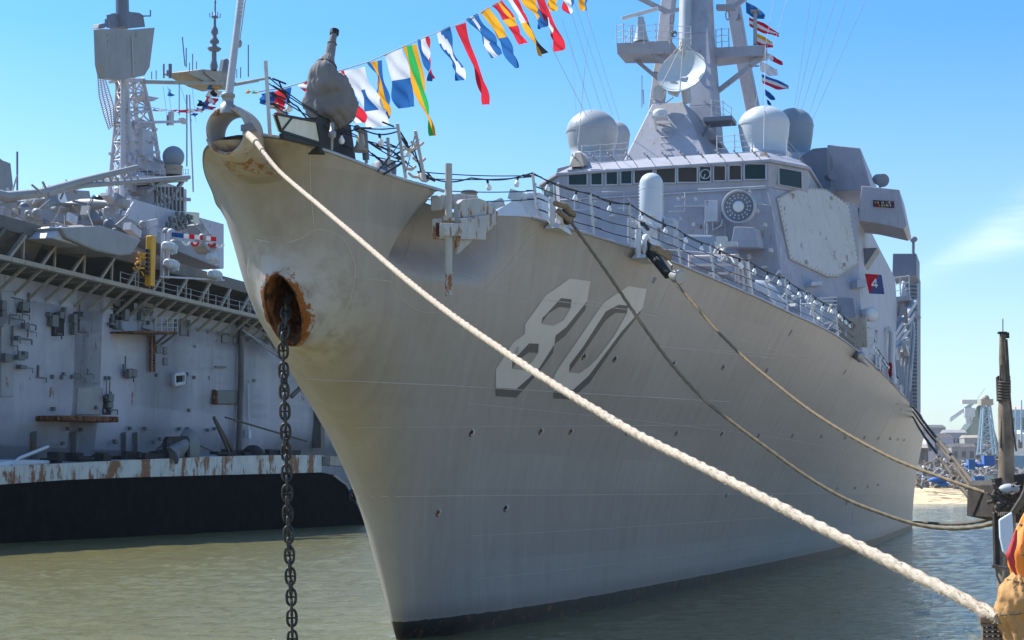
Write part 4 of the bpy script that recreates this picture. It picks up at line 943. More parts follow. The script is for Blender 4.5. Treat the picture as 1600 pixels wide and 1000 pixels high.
# port quarter: boat deck, platforms and gratings seen end-on along the side
aft = part('after_structure')
g = MB(); A = [S.P(x, y, u=92) for x, y in ((1395, 640), (1433, 640), (1433, 372), (1396, 372))]
g = MB(); A = [S.P(x, y, u=96) for x, y in ((1414, 640), (1433, 640), (1433, 425), (1414, 430))]; g.ext(A, (6, 0, 0)); gr = g.build('louvre_tower', M['navy_dark'], aft, bevel=.05)
g = MB()
for k in range(34):
    y = 432+k*6.0; g.bar(S.P(1414, y, u=95.85), S.P(1433, y+1, u=95.85), .12)
g.build('louvre', M['steel'], gr)
g = MB(); A = [S.P(x, y, u=84) for x, y in ((1394, 432), (1432, 430), (1432, 396), (1395, 396))]; g.ext(A, (5, 0, 0)); g.build('launcher_box', M['navy_dark'], aft, bevel=.05)
g = MB(); p = S.P(1427, 398, u=84); g.cyl(p, S.P(1427, 378, u=84), .12); g.sph(S.P(1427.5, 374, u=84), .32, 12, (1, 1, .8)); g.build('sensor_head', M['navy_dark'], aft)
g = MB(); A = [S.P(x, y, u=80) for x, y in ((1370, 474), (1422, 468), (1422, 462), (1368, 466))]; g.ext(A, (6, 0, 0)); g.build('side_platform', M['navy'], aft)
sp_ = part('platform_railing', aft)
rail_run([S.P(x, y, u=80) for x, y in ((1385, 465), (1396, 464), (1407, 463), (1421, 461))], sp_, h=1.6, r=.05)
g = MB()
for k in range(6): g.bar(S.P(1372+k*8, 560-k*4, u=70+k), S.P(1430-k*2, 470+k*18, u=82), .35)
for k in range(7): g.tube([S.P(1390+k*5, 600+k*4, u=80), S.P(1398+k*5, 520, u=80), S.P(1412+k*2, 440+k*9, u=82)], .14, 7)
for k in range(9): g.bar(S.P(1358+k*6.5, 500+k*9, u=72), S.P(1363+k*6.5, 545+k*8, u=72), .22)
build_split(g, 'boat_davit', M['navy_light'], aft)
g = MB(); rnd = random.Random(9)
for k in range(24):
    p = S.P(rnd.uniform(1385, 1428), rnd.uniform(480, 630), u=rnd.uniform(74, 88)); d_ = Vector((rnd.uniform(-1, 1), rnd.uniform(-.6, .6), rnd.uniform(-1.2, 1.2))); g.bar(p, p+d_, rnd.uniform(.1, .4))
build_split(g, 'deck_gear', M['navy'], aft)
g = MB(); g.tube([S.P(x, y, u=62) for x, y in ((1380, 590), (1378, 545), (1382, 520), (1388, 514), (1394, 520), (1393, 560), (1396, 600))], .22, 10); g.build('boat_davit', M['white'], aft)
for y_ in (573, 582): MB().sph(S.P(1392, y_, u=62), .42, 12, (.7, .4, 1)).build('buoy', FC['r'], aft)
g = MB(); 
for k, (x, y) in enumerate(((1268, 492), (1290, 500), (1312, 512), (1324, 520), (1300, 505), (1354, 548), (1360, 556), (1367, 562))):
    p = S.P(x, y, u=33+k*4); g = MB(); g.box(p, (.9, 1.0, 1.1)); g.cyl(p+Vector((0, 0, .4)), p+Vector((0, .3, 1.2)), .12); g.build('deck_locker', M['navy_light'], ship, bevel=.04)
g = MB(); p = S.P(1325, 520, u=40); g.box(p, (.3, 2.0, 1.6)); g.build('deck_locker', M['tan'], ship)
g = MB(); rnd = random.Random(4)
for k in range(40):
    x = rnd.uniform(1190, 1375); yb = 455+(x-1190)*.52
    p = S.P(x, yb-rnd.uniform(-2, 22), u=edge_at_px(x)+rnd.uniform(2, 5)); d_ = Vector((rnd.uniform(-.4, .4), rnd.uniform(-.4, .4), rnd.uniform(-.4, .6))); g.bar(p, p+d_, rnd.uniform(.03, .14))
build_split(g, 'deck_gear', M['rail'], ship)
g = MB()
for x, y, u0 in ((1318, 530, 44), (1262, 480, 38)): 
    for k in range(5): g.tube([S.P(x, y-k*3, u=u0), S.P(x+45, y+8-k*6, u=u0+3)], .05, 5)
build_split(g, 'deck_pipe', M['rail'], ship)
# ---- festoon lights strung along the side
ls = froot('string_lights', S, 'string of clear festoon bulbs on a black cord along the destroyer deck edge', 'string lights')
cord = []
top = [S.P(436, 128, v=.9), S.P(464, 166, v=1.2), S.P(505, 196, v=1.7), S.P(562, 200, v=2.2), S.P(622, 205, v=2.6), S.P(648, 236, v=2.8), S.P(666, 276, v=3.0), S.P(736, 278, v=3.6)]+[t.copy() for t in tops]
bulbs = []
g = MB()
for a, b in zip(top, top[1:]):
    Ld = (b-a).length; n = max(1, round(Ld/1.9)); pts = [a.lerp(b, t/12)-Vector((0, 0, .13*math.sin(math.pi*t/12))) for t in range(13)]
    g.tube(pts, .022, 5)
    for k in range(n): bulbs.append(a.lerp(b, (k+.5)/n)-Vector((0, 0, .12*math.sin(math.pi*(k+.5)/n))))
g.build('cord', M['black'], ls)
g = MB(); g.lathe((0, 0, 0), (0, 0, -1), [(.025, -.02), (.04, 0), (.045, .10), (.04, .13)], 10); sock = g.build('socket', M['black'], None)
g = MB(); g.lathe((0, 0, -.12), (0, 0, -1), [(.035, 0), (.045, .05), (.085, .12), (.095, .19), (.07, .25), (0, .275)], 12); bulb0 = g.build('light_bulb', M['bulb'], None)
for k, p in enumerate(bulbs[:70]):
    b = bulb0 if k == 0 else bulb0.copy(); s_ = sock if k == 0 else sock.copy()
    if k: C.objects.link(b); C.objects.link(s_)
    b.parent = ls; b.location = p; b.rotation_euler = (random.uniform(-.25, .25), random.uniform(-.25, .25), 0); sc = .85 if p.x < 12 else 1.05; b.scale = (sc,)*3; s_.parent = b
# ---- mooring lines (world space)
def line(nm, pix, A, B, r, mat, label, twist=6, n_=12, sub=10, group=None, fuzz=0, lobes=3, cat='rope', rfun=None):
    pts = [world_plane(x, y, A, B) for x, y in pix]
    fine = []
    for i in range(len(pts)-1):                     # Catmull-Rom through the points
        p0, p1, p2, p3 = pts[max(i-1, 0)], pts[i], pts[i+1], pts[min(i+2, len(pts)-1)]
        for k in range(sub):
            t = k/sub; fine.append(.5*((2*p1)+(p2-p0)*t+(2*p0-5*p1+4*p2-p3)*t*t+(3*p1-3*p2+p3-p0)*t**3))
    fine.append(pts[-1]); g = MB(); g.tube(fine, r, n_, twist=twist/r*.06, lobes=lobes, amp=.14 if not fuzz else .10)
    for p in (g.v if fuzz else []): p += Vector((noise.noise(p*14), noise.noise(p*14+Vector((5, 0, 0))), noise.noise(p*14+Vector((0, 9, 0)))))*.007
    if fuzz:
        rnd = random.Random(11)
        for _ in range(fuzz):
            i = int(rnd.random()**1.0*(len(fine)-1)); p = fine[i].lerp(fine[min(i+1, len(fine)-1)], rnd.random()); d_ = Vector((rnd.uniform(-1, 1), rnd.uniform(-1, 1), rnd.uniform(-1, 1))).normalized()
            e = d_.orthogonal().normalized()*.004; t_ = p+d_*(r+rnd.uniform(.002, .026)); b_ = p+d_*r*.85; g.add([b_-e, b_+e, t_], [(0, 1, 2)])
    o = g.build(nm, mat, None, fix=False); tag(o, label, cat, group)
    c = (fine[0]+fine[-1])/2; c.z = min(p.z for p in fine); o.data.transform(Matrix.Translation(-c)); o.location = c; return o
A = W_(BN+Vector((-.2, -.25, -.1))); B = atY(1562, 968, 10.6)
pix = [(383, 205), (396, 218), (412, 238), (440, 271), (500, 322), (560, 373), (630, 433), (700, 488), (780, 544), (860, 597), (930, 640), (1000, 681), (1100, 731), (1200, 782), (1300, 833), (1400, 883), (1480, 923), (1535, 952), (1562, 966)]
line('mooring_rope', pix, A, B, .044, M['ropewhite'], 'thick frayed white mooring rope running from the bullnose to the lower right', twist=8, n_=18, sub=40, fuzz=7000)
pp = [world_plane(x, y, A, B) for x, y in pix]
g = MB(); g.tube([world_plane(x, y, A, B) for x, y in ((384, 208), (392, 214), (401, 223))], .09, 12); g.tube([world_plane(x, y, A, B) for x, y in ((401, 223), (410, 235))], .06, 12); g.build('rope_splice', M['ropewhite'], None); 
o = C.objects['rope_splice']; sp = [x for x in C.objects if x.name == 'mooring_rope'][0]; o.parent = sp; o.matrix_parent_inverse = Matrix.Translation(-sp.location)
A = W_(fl1); B = atY(1600, 795, 38)
line('mooring_rope', [(884, 338), (892, 347), (905, 365), (950, 428), (1000, 502), (1050, 570), (1100, 624), (1150, 664), (1200, 701), (1260, 744), (1320, 779), (1380, 803), (1430, 819), (1480, 826), (1530, 823), (1570, 812), (1600, 795)], A, B, .047, M['ropetan'], 'brown manila rope sagging from the forward chock past the figure 0', twist=5, sub=16)
A = W_(fl2); B = atY(1585, 778, 38)
line('mooring_rope', [(1014, 390), (1030, 412), (1045, 430), (1080, 470), (1120, 516), (1160, 556), (1200, 590), (1260, 637), (1320, 676), (1380, 709), (1420, 727), (1460, 742), (1510, 760), (1550, 772), (1585, 776)], A, B, .045, M['ropetan'], 'tan rope from the second chock, with a black chafing sleeve at its top', twist=5, sub=16)
sl = C.objects['mooring_rope.002']; g = MB(); g.tube([world_plane(x, y, A, B) for x, y in ((1004, 380), (1014, 390), (1030, 411), (1044, 430))], [.17, .2, .17, .15], 12); o = g.build('chafing_sleeve', M['black'], sl); o.matrix_parent_inverse = Matrix.Translation(-sl.location)
g = MB(); A1 = W_(fl1); B1 = atY(1600, 795, 38); g.tube([world_plane(x, y, A1, B1) for x, y in ((869, 331), (878, 336), (889, 345))], [.17, .2, .16], 12); sl = C.objects['mooring_rope.001']; o = g.build('chafing_sleeve', M['black'], sl); o.matrix_parent_inverse = Matrix.Translation(-sl.location)
E_ = W_(edge_pt(88)); 
for k, (px, lb) in enumerate([([(1424, 632), (1450, 668), (1480, 704), (1515, 748), (1552, 796)], 'dark mooring line from the destroyer quarter, highest of the three beside its stern'),
                              ([(1420, 634), (1444, 668), (1470, 700), (1508, 750), (1535, 784), (1556, 800)], 'weathered mooring line in the middle of the three beside the stern'),
                              ([(1418, 636), (1438, 672), (1462, 706), (1497, 755), (1524, 786), (1552, 803)], 'dark mooring line from the destroyer quarter, lowest of the three beside its stern')]):
    A = E_; B = atY(1556, 800, 38); line('mooring_rope', px, A, B, .075 if k != 1 else .06, M['ropedark'], lb, twist=5, sub=10, n_=8)
A = W_(edge_pt(60)); B = atY(1600, 795, 38.6)
line('mooring_rope', [(1425, 816), (1450, 817), (1490, 819), (1530, 815), (1565, 804), (1590, 790)], atY(1425, 816, 60), B, .05, M['ropedark'], 'thin dark line sagging just above the brown rope near the water', twist=5, sub=10, n_=8)
# ---- anchor chain
ch = MB(); cpix = [(453, 448), (450, 470), (445, 498), (442, 530), (443, 570), (445, 640), (447, 700), (449, 780), (452, 860), (455, 930), (457, 1000), (459, 1070), (460, 1090)]
def cpt(x, y, i): dep = W_(S.P(440, 480, v=0)).y; return atY(x, y, dep-.1+(.9 if i == 0 else .45 if i == 1 else .1 if i == 2 else 0))
cp = [cpt(x, y, i) for i, (x, y) in enumerate(cpix)]
def along(pts, st):
    out = []; acc = 0; want = 0
    for a, b in zip(pts, pts[1:]):
        l = (b-a).length
        while want <= acc+l: out.append((a.lerp(b, (want-acc)/l), (b-a).normalized())); want += st
        acc += l
    return out
for k, (p, t) in enumerate(along(cp, .262)):
    s1 = t.cross(Vector((0, 1, 0))).normalized() if k % 2 == 0 else t.cross(Vector((1, 0, 0))).normalized()
    s1 = (Matrix.Rotation(math.radians(noise.noise(Vector((k*.31, 0, 0)))*50), 3, t) @ s1)
    a_, b_ = .205, .118
    ring = []
    for j in range(20):
        an = 2*math.pi*j/20; cx, sx = math.cos(an), math.sin(an)
        ring.append(p+t*(a_*math.copysign(abs(cx)**.8, cx))+s1*(b_*math.copysign(abs(sx)**.75, sx)))
    ch.tube(ring, .036, 8, closed=True); ch.cyl(p-s1*b_, p+s1*b_, .028, n=6)
o = ch.build('anchor_chain', M['chain'], None); tag(o, 'dark studded anchor chain hanging from the rusty hawse hole into the water', 'chain')
c = cp[-1].copy(); o.data.transform(Matrix.Translation(-c)); o.location = c
# ---- signal flags on the dressing line
dl = [(405, 143), (445, 137), (480, 127), (535, 109), (575, 97), (600, 86), (660, 60), (685, 50), (712, 40), (745, 24), (770, 9), (810, -8), (860, -30), (930, -70), (1010, -130), (1085, -200)]
lp = [S.P(x, y, v=0) for x, y in dl]
g = MB(); g.tube([W_(p) for p in lp], .018, 5); o = g.build('dressing_line', M['ropegrey'], None); tag(o, 'thin line carrying the row of flags up from the bow to the mast', 'line'); c = W_(lp[0]); o.data.transform(Matrix.Translation(-c)); o.location = c
def flag(Lp, Rp, cols, label, v=0, fr=None, u=None, nu=10, nv=22, wave=.12, grp='signal flags on the dressing line', seed=0):
    """Lp, Rp: the two long edges of the hanging cloth; cols(a, b) -> colour letter, a across, b down"""
    def pl(p): 
        if u is not None: return S.w(*(lambda q: (q.x, -q.y, q.z))(S.P(*p, u=u)))
        return W_(S.P(*p, v=v))
    def at_(P, t):
        P = [Vector((x, y)) for x, y in P]; Ls = [(b-a).length for a, b in zip(P, P[1:])]; T = sum(Ls)*t
        for (a, b), l in zip(zip(P, P[1:]), Ls):
            if T <= l or (a, b) == (P[-2], P[-1]): return a.lerp(b, min(1, T/l) if l else 0)
            T -= l
    fx = rt; g = MB(); depth = (S.n if u is None else S.a)
    vs = []
    for j in range(nv+1):
        for i in range(nu+1):
            b, a = j/nv, i/nu; p = at_(Lp, b).lerp(at_(Rp, b), a); w = pl((p.x, p.y))
            vs.append(w+depth*wave*(b**.6)*(math.sin(a*5+b*6+seed)+.5*math.sin(a*9-b*11+seed*2)))
    for j in range(nv):
        for i in range(nu):
            cc = cols((i+.5)/nu, (j+.5)/nv); q = [j*(nu+1)+i, j*(nu+1)+i+1, (j+1)*(nu+1)+i+1, (j+1)*(nu+1)+i]
            g.f.append(q); g.m.append(FK.index(cc)); g.s.append(True)
    g.v = vs
    o = g.build('signal_flag', [FC[k] for k in FK], None, fix=False); tag(o, label, 'flag', grp)
    c = vs[0].copy(); o.data.transform(Matrix.Translation(-c)); o.location = c; return o
V = lambda s: (lambda a, b: s[min(len(s)-1, int(a*len(s)))])
H = lambda s: (lambda a, b: s[min(len(s)-1, int(b*len(s)))])
flag([(407, 147), (410, 164)], [(428, 142), (430, 166)], H('b'), 'small blue flag just right of the bow railing post', seed=1)
flag([(422, 145), (430, 177)], [(455, 136), (447, 178)], V('rrrb'), 'crumpled red flag with a blue edge left of the canvas gun cover', seed=2)
flag([(466, 131), (480, 150)], [(487, 123), (490, 152)], lambda a, b: 'w' if abs(a-b) < .25 else 'r', 'red flag with a white diagonal partly behind the canvas gun cover', seed=3)
flag([(528, 112), (540, 150), (552, 182), (560, 192)], [(537, 110), (552, 150), (567, 184), (568, 192)], lambda a, b: 'r' if a > .5 else 'w', 'red and white flag showing just right of the canvas gun cover', seed=4)
flag([(537, 111), (548, 137), (563, 165), (580, 200)], [(570, 104), (580, 130), (594, 160), (607, 195)], lambda a, b: 'b' if .3 < a < .75 and .38 < b < .72 else 'w', 'white flag with a small blue rectangle in its middle', seed=5)
flag([(573, 98), (588, 118), (592, 150), (602, 172)], [(597, 94), (600, 130), (606, 165), (607, 190)], V('byyb'), 'narrow blue flag with a yellow middle stripe', seed=6)
flag([(599, 86), (613, 128), (620, 170)], [(628, 76), (641, 122), (653, 166)], lambda a, b: 'w' if b < .48 else 'b', 'flag with white upper half and blue lower half', seed=7)
flag([(628, 73), (650, 140), (675, 212)], [(651, 69), (664, 140), (679, 212)], V('ygy'), 'long yellow pennant with a green stripe, lowest tip of all flags', seed=8)
flag([(652, 62), (663, 100), (670, 128)], [(670, 57), (675, 95), (676, 122)], V('bwr'), 'narrow folded blue, white and red striped flag', seed=9)
flag([(682, 51), (696, 85), (717, 126)], [(703, 41), (711, 75), (725, 125)], lambda a, b: 'w' if abs(a-b*.9-.05) < .22 else 'b', 'blue flag crossed by a white diagonal', seed=10)
flag([(711, 41), (730, 85), (744, 118), (760, 163)], [(728, 35), (740, 80), (752, 120), (762, 164)], V('r'), 'long plain red pennant ending in a point', seed=11)
flag([(728, 30), (750, 55), (770, 91)], [(746, 21), (765, 50), (785, 82)], lambda a, b: 'w' if .35 < a+b*.3 < .65 else 'b', 'blue flag with a thin white band beside the red pennant', seed=12)
flag([(750, 19), (772, 48), (788, 76), (804, 107)], [(764, 11), (785, 45), (800, 75), (811, 105)], H('yb'), 'long flag, yellow above and blue below', seed=13)
flag([(768, 9), (794, 37), (809, 70)], [(784, 0), (808, 37), (824, 67)], lambda a, b: 'y' if abs(b-.5) < .1 or abs(a-.7) < .12 and b < .4 else 'r', 'red flag crossed with yellow', seed=14)
flag([(790, -6), (818, 38), (842, 90)], [(806, -6), (828, 38), (853, 82)], lambda a, b: ('w' if a < .5 else 'r') if b < .45 else ('y' if a < .5 else 'k'), 'flag with white and red top and yellow and black bottom', seed=15)
flag([(812, -4), (835, 25), (843, 46)], [(830, -12), (850, 20), (855, 40)], lambda a, b: 'y' if b < .75-a*.35 else 'b', 'yellow flag with a blue lower corner', seed=16)
flag([(837, -6), (853, 40), (871, 81)], [(848, -12), (868, 40), (881, 77)], lambda a, b: 'w' if (a-.4)**2*.5+(b-.55)**2*3 < .07 else 'r', 'red flag with a white disc, lowest of the upper flags', seed=17, nu=16, nv=40)
flag([(850, -20), (862, 17)], [(862, -24), (869, 17)], V('y'), 'short plain yellow flag at the top edge', seed=18)
flag([(872, -20), (884, 16), (888, 22)], [(886, -26), (895, 5), (893, 20)], V('rwb'), 'short red, white and blue flag at the top edge', seed=19)
flag([(904, -24), (906, 17)], [(918, -30), (918, 16)], V('yb'), 'short flag half yellow and half blue, last before the mast', seed=20)
def hflag(c, d_, ht, cols, lb, sd): x, y = c; flag([(x, y), (x+d_[0]*.5, y+d_[1]*.4), (x+d_[0], y+d_[1])], [(x+1, y+ht), (x+1+d_[0]*.5, y+ht+d_[1]*.5), (x+d_[0], y+d_[1]+ht*.45)], cols, lb, u=49.5, wave=.16, grp='signal flags on the yard halyard', seed=sd, nu=12, nv=12)
hflag((1165, 2), (30, 20), 18, V('b'), 'plain blue flag, top one right of the mast', 1)
hflag((1170, 27), (47, 24), 14, V('rwr'), 'red flag with a white stripe right of the mast', 2)
hflag((1177, 50), (31, 16), 17, V('ywr'), 'yellow, white and red flag behind the yard post', 3)
hflag((1197, 82), (26, 15), 9, lambda a, b: 'w' if b < .4 else 'r', 'white flag with a red fly below the yard end', 4)
hflag((1187, 95), (28, 15), 16, V('w'), 'plain white flag below the yard end', 5)
hflag((1190, 116), (42, 18), 14, V('bwr'), 'long blue, white and red flag below the yard', 6)
hflag((1195, 139), (16, 14), 10, V('b'), 'small blue flag above the white radome', 7)
hflag((1198, 155), (7, 7), 7, V('kb'), 'tiny dark flag just above the white radome', 8)
# ================================================================= CARRIER AND BARGE ON THE LEFT
CO = S.w(100, -72, 0); CF = Frame(CO)
car = froot('aircraft_carrier', CF, 'big grey aircraft carrier behind the barge with overhanging flight deck and lattice mast', 'warship')
cP = lambda x, y, v=-3.: CF.P(x, y, v=v)
def cpart(n, parent=car): o = bpy.data.objects.new(n, None); C.objects.link(o); o.parent = parent; return o
# hull side: vertical below, flaring out to the deck sponson; local x from -75 to 95
g = MB(); secs = []
prof = [(-5.2, -1), (-4.6, 3), (-3.6, 9), (-3.0, 14), (-3.0, 22), (-2.9, 25.6)]
xs = [-95+i*5 for i in range(38)]
for i, x in enumerate(xs):
    for v, z in prof: g.v.append(L(x, v, z))
for i in range(len(xs)-1):
    for j in range(len(prof)-1):
        k = i*len(prof)+j; g.f.append([k, k+len(prof), k+len(prof)+1, k+1]); g.m.append(0); g.s.append(True)
g.loft([L(-95, v, z) for v, z in prof+[(-33, 25.6), (-31, -1)]], [L(90, v, z) for v, z in prof+[(-33, 25.6), (-31, -1)]])
g.f = g.f[:len(g.f)]; chull = g.build('hull', M['carrier'], car, fix=False)
zf = 30.6
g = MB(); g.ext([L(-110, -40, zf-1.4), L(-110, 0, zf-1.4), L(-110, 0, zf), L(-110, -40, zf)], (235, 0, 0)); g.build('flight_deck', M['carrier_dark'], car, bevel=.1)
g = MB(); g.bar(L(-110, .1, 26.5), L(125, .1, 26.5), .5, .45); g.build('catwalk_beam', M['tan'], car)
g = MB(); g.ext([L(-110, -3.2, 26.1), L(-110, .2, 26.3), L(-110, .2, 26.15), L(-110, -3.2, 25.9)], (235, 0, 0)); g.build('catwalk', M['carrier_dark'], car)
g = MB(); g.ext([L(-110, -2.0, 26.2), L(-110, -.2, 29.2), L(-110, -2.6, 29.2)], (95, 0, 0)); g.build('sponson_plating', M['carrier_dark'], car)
g = MB()
for k in range(60):
    x = -60+k*2.6
    if k % 2: g.bar(L(x, .05, 26.6), L(x+2.6, .0, 29.2), .28)
    else: g.bar(L(x, -.2, 26.6), L(x, -.2, 29.2), .2)
    g.bar(L(x, -3, 23.8), L(x, .1, 26.2), .25); g.bar(L(x, -3, 26.0), L(x, .1, 26.2), .22)
g.build('deck_edge_truss', M['tan'], car)
g = MB()
for k in range(20):
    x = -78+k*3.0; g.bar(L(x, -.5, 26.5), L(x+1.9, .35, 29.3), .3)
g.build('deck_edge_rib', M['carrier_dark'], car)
# sponson wedge
g = MB(); A = [cP(x, y, 3.0) for x, y in ((95, 355), (160, 352), (222, 374), (206, 398), (188, 400), (150, 392), (104, 372))]; g.ext(A, (0, 5, 0)); g.build('deck_sponson', M['carrier_light'], car, bevel=.2)
g = MB(); A = [cP(x, y, 2.5) for x, y in ((80, 372), (165, 396), (160, 378), (98, 352))]; g.ext(A, (0, 3, 0)); g.build('deck_sponson', M['carrier'], car, bevel=.2)
# catwalk clutter, rails
cr = cpart('catwalk_railing')
rail_run([L(x, .35, 26.7) for x in range(-2, 60, 3)], cr, h=1.2, r=.05, wires=2)
rnd = random.Random(21)
cl = [MB(), MB(), MB()]
for k in range(96):
    px = rnd.uniform(-5, 330); yb = 330+px*.16; p = cP(px, yb+rnd.uniform(-48, 18)*(1 if px < 200 else .45), rnd.uniform(-14, .5)); g = cl[rnd.choice((0, 0, 1, 2))]
    t_ = rnd.random()
    if t_ < .45: g.box(p, (rnd.uniform(.3, 2.6), rnd.uniform(.3, 2), rnd.uniform(.2, 1.3)), Matrix.Rotation(rnd.uniform(-.4, .4), 3, 'Y'))
    elif t_ < .85: g.tube([p, p+Vector((rnd.uniform(-3, 3), rnd.uniform(-1, 1), rnd.uniform(-.5, 2.2)))], rnd.uniform(.04, .14), 6)
    else: g.sph(p, rnd.uniform(.3, .7), 10)
for g, m in zip(cl, ('carrier_light', 'carrier', 'navy_dark')): build_split(g, 'deck_gear', M[m], car)
# boom reaching aft to the radome platform
bm_ = cpart('crane_boom')
g = MB(); a, b, c_ = cP(60, 302, -1), cP(128, 283, -1), cP(215, 261, -1); d0, d1 = cP(10, 307, -1), cP(-20, 300, -1)
g.tube([d1, d0, a, b, c_], [.5, .5, .45, .4, .28], 8); a2, b2, c2 = cP(60, 306, -1), cP(130, 290, -1), cP(295, 277, -1); g.tube([a2, b2, c2], .28, 8); 
for k in range(9): g.bar(b.lerp(c_, k/9), b2.lerp(c2, k/16), .14)
g.build('boom_lattice', M['carrier_light'], bm_)
# parked covered aircraft shapes at the deck edge
def jet(px, py, v, s_, yaw, label):
    p = cP(px, py, v); r = root('parked_aircraft', CF.w(p.x, -p.y, p.z), CF.rot()+yaw, label, 'aircraft', 'aircraft parked on the flight deck'); g = MB()
    g.tube([Vector((-7, 0, 1.5))*s_, Vector((-5.2, 0, 1.7))*s_, Vector((-3, 0, 1.9))*s_, Vector((0, 0, 2))*s_, Vector((4, 0, 2))*s_, Vector((6.4, 0, 2.1))*s_], [.08*s_, .5*s_, .85*s_, 1.0*s_, .8*s_, .45*s_], 16)
    g.build('fuselage', M['carrier_light'], r)
    g = MB(); g.sph(Vector((-3, 0, 2.7))*s_, .7*s_, 14, (2.2, .8, .8)); g.build('cockpit_canopy', M['glass'], r)
    for sd in (1, -1):
        g = MB(); g.ext([Vector(q)*s_ for q in ((-1, .7*sd, 1.9), (2.6, .7*sd, 1.9), (3.2, 3.4*sd, 2.0), (1.8, 3.4*sd, 2.0))], Vector((0, 0, .16))*s_); g.build('wing', M['radome_grey'], r)
        g = MB(); g.ext([Vector(q)*s_ for q in ((3.6, .6*sd, 2.3), (6.2, .6*sd, 2.3), (6.9, 1.3*sd, 5.0), (5.6, 1.3*sd, 5.0))], Vector((0, .12*sd, 0))*s_); g.build('tail_fin', M['radome_grey'], r)
    g = MB()
    for x, y in ((-4, 0), (1.5, .9), (1.5, -.9)): g.cyl(Vector((x, y, 1.6))*s_, Vector((x, y, .3))*s_, .09*s_); g.cyl(Vector((x, y-.12, .3))*s_, Vector((x, y+.12, .3))*s_, .32*s_)
    build_split(g, 'landing_gear', M['navy_dark'], r)
jet(45, 340, -11, .8, .9, 'pale grey parked aircraft nearest the left edge of the flight deck')
jet(128, 342, -13, .8, 1.3, 'pale grey parked aircraft above the sponson, right of the other one')
# yellow deck-edge float rack, liferaft canisters
g = MB(); p = cP(235, 408, 1.2); g.box(p, (1.0, .8, 5.6)); g.build('deck_edge_chute', M['yellow'], car, bevel=.15)
g = MB()
for k in range(6): g.box(cP(231, 392+k*7, 1.7), (.5, .3, .35))
g.build('chute_slot', M['black'], car)
g = MB()
for k in range(14): 
    a = cP(215+rnd.uniform(-5, 8), 393+k*2.6, 1.4); g.tube([a, a+Vector((rnd.uniform(-.4, 1.2), 0, rnd.uniform(-.6, .6)))], .1, 5)
g.build('chute_net', M['yellow'], car)
for x, y in ((265, 386), (268, 413), (334, 403), (336, 429)):
    p = cP(x, y, 1.4); g = MB(); g.tube([p+Vector((-1.1, 0, 0)), p+Vector((-.95, 0, 0)), p+Vector((0, 0, 0)), p+Vector((.95, 0, 0)), p+Vector((1.1, 0, 0))], [.35, .52, .56, .52, .35], 16)
    for q in (-.5, 0, .5): g.tube([p+Vector((q, 0, 0)), p+Vector((q+.08, 0, 0))], .6, 16)
    g.bar(p+Vector((0, -.2, -.7)), p+Vector((0, -.9, -.6)), .3); g.build('liferaft_canister', M['white'], car)
g = MB(); g.box(cP(262, 400, .6), (.25, .4, 5.2)); g.box(cP(254, 400, .6), (.25, .4, 5.2)); g.bar(cP(250, 432, .8), cP(350, 438, .8), .2); g.build('canister_rack', M['carrier'], car)
# bunting drape: striped cloth on the rail
g = MB()
for k in range(8):
    x0 = 270+k*8.5; g.ext([cP(x0, 370+k*.9, .6), cP(x0+8.5, 371+k*.9, .6), cP(x0+8.5, 364+k*.9, .6), cP(x0, 363+k*.9, .6)], (0, .1, 0), mi=FK.index('b' if k < 2 else 'wr'[k % 2]))
for k in range(5):
    for j in range(8):
        a0, a1 = math.pi*j/8, math.pi*(j+1)/8; c0 = 292+k*13
        g.ext([cP(c0+7*math.cos(a0), 377+k+7*math.sin(a0), .7), cP(c0+7*math.cos(a1), 377+k+7*math.sin(a1), .7), cP(c0+4*math.cos(a1), 377+k+4*math.sin(a1), .7), cP(c0+4*math.cos(a0), 377+k+4*math.sin(a0), .7)], (0, .1, 0), mi=FK.index('r' if k % 2 else 'w'))
g.build('bunting_drape', [FC[k] for k in FK], car)
# hull openings, doors, frames
def hz(v_, z):          # follow the hull side
    return v_
def crect(x0, y0, x1, y1, mat, nm, th_=.18, v=-3., lab=None, bev=.15):
    q = [cP(x0, y1, v), cP(x1, y1, v), cP(x1, y0, v), cP(x0, y0, v)]
    for p in q:
        pv = next((prof[i][0]+(prof[i+1][0]-prof[i][0])*(p.z-prof[i][1])/(prof[i+1][1]-prof[i][1]) for i in range(len(prof)-1) if prof[i][1] <= p.z <= prof[i+1][1]), -3)
        p.y = -pv
    g = MB(); g.ext(q, (0, -th_, 0)); o = g.build(nm, M[mat], car, bevel=bev)
    if lab: o['label'] = lab
    return o
M['hatch'] = paint('hatch_grey', (.13, .135, .13), rust=.3)
for a in [(256, 480, 262, 486), (271, 499, 278, 520), (280, 498, 290, 524.5), (292, 500, 295, 526), (310, 476, 317, 489), (319, 477, 325, 483), (361, 495, 375, 507), (345, 523, 358, 536), (363, 526, 373, 538), (243, 540, 253, 552), (254, 542, 260, 554), (254, 559, 261, 571), (394, 592, 398, 597), (302, 540, 305, 543)]:
    crect(*a, 'hatch', 'hatch_cover')
crect(336, 610, 371, 632, 'hatch', 'cargo_door', .35, lab='large grey door standing open on the hull side')
g = MB()
for k in range(5): g.box(cP(336, 612+k*4.5, -2.7), (.5, .5, .25))
g.bar(cP(333, 610, -3), cP(337, 631, -2.4), .5); g.build('door_hinge', M['rust'], car)
o = crect(273, 585, 287, 600, 'dark', 'porthole_frame', .5); 
g = MB(); q = [cP(*a, -2.3) for a in ((272, 601), (288, 598), (288, 584), (272, 585))]; q.append(q[0])
for a, b in zip(q, q[1:]): g.bar(a, b, .35)
g.build('opening_frame', M['carrier'], car)
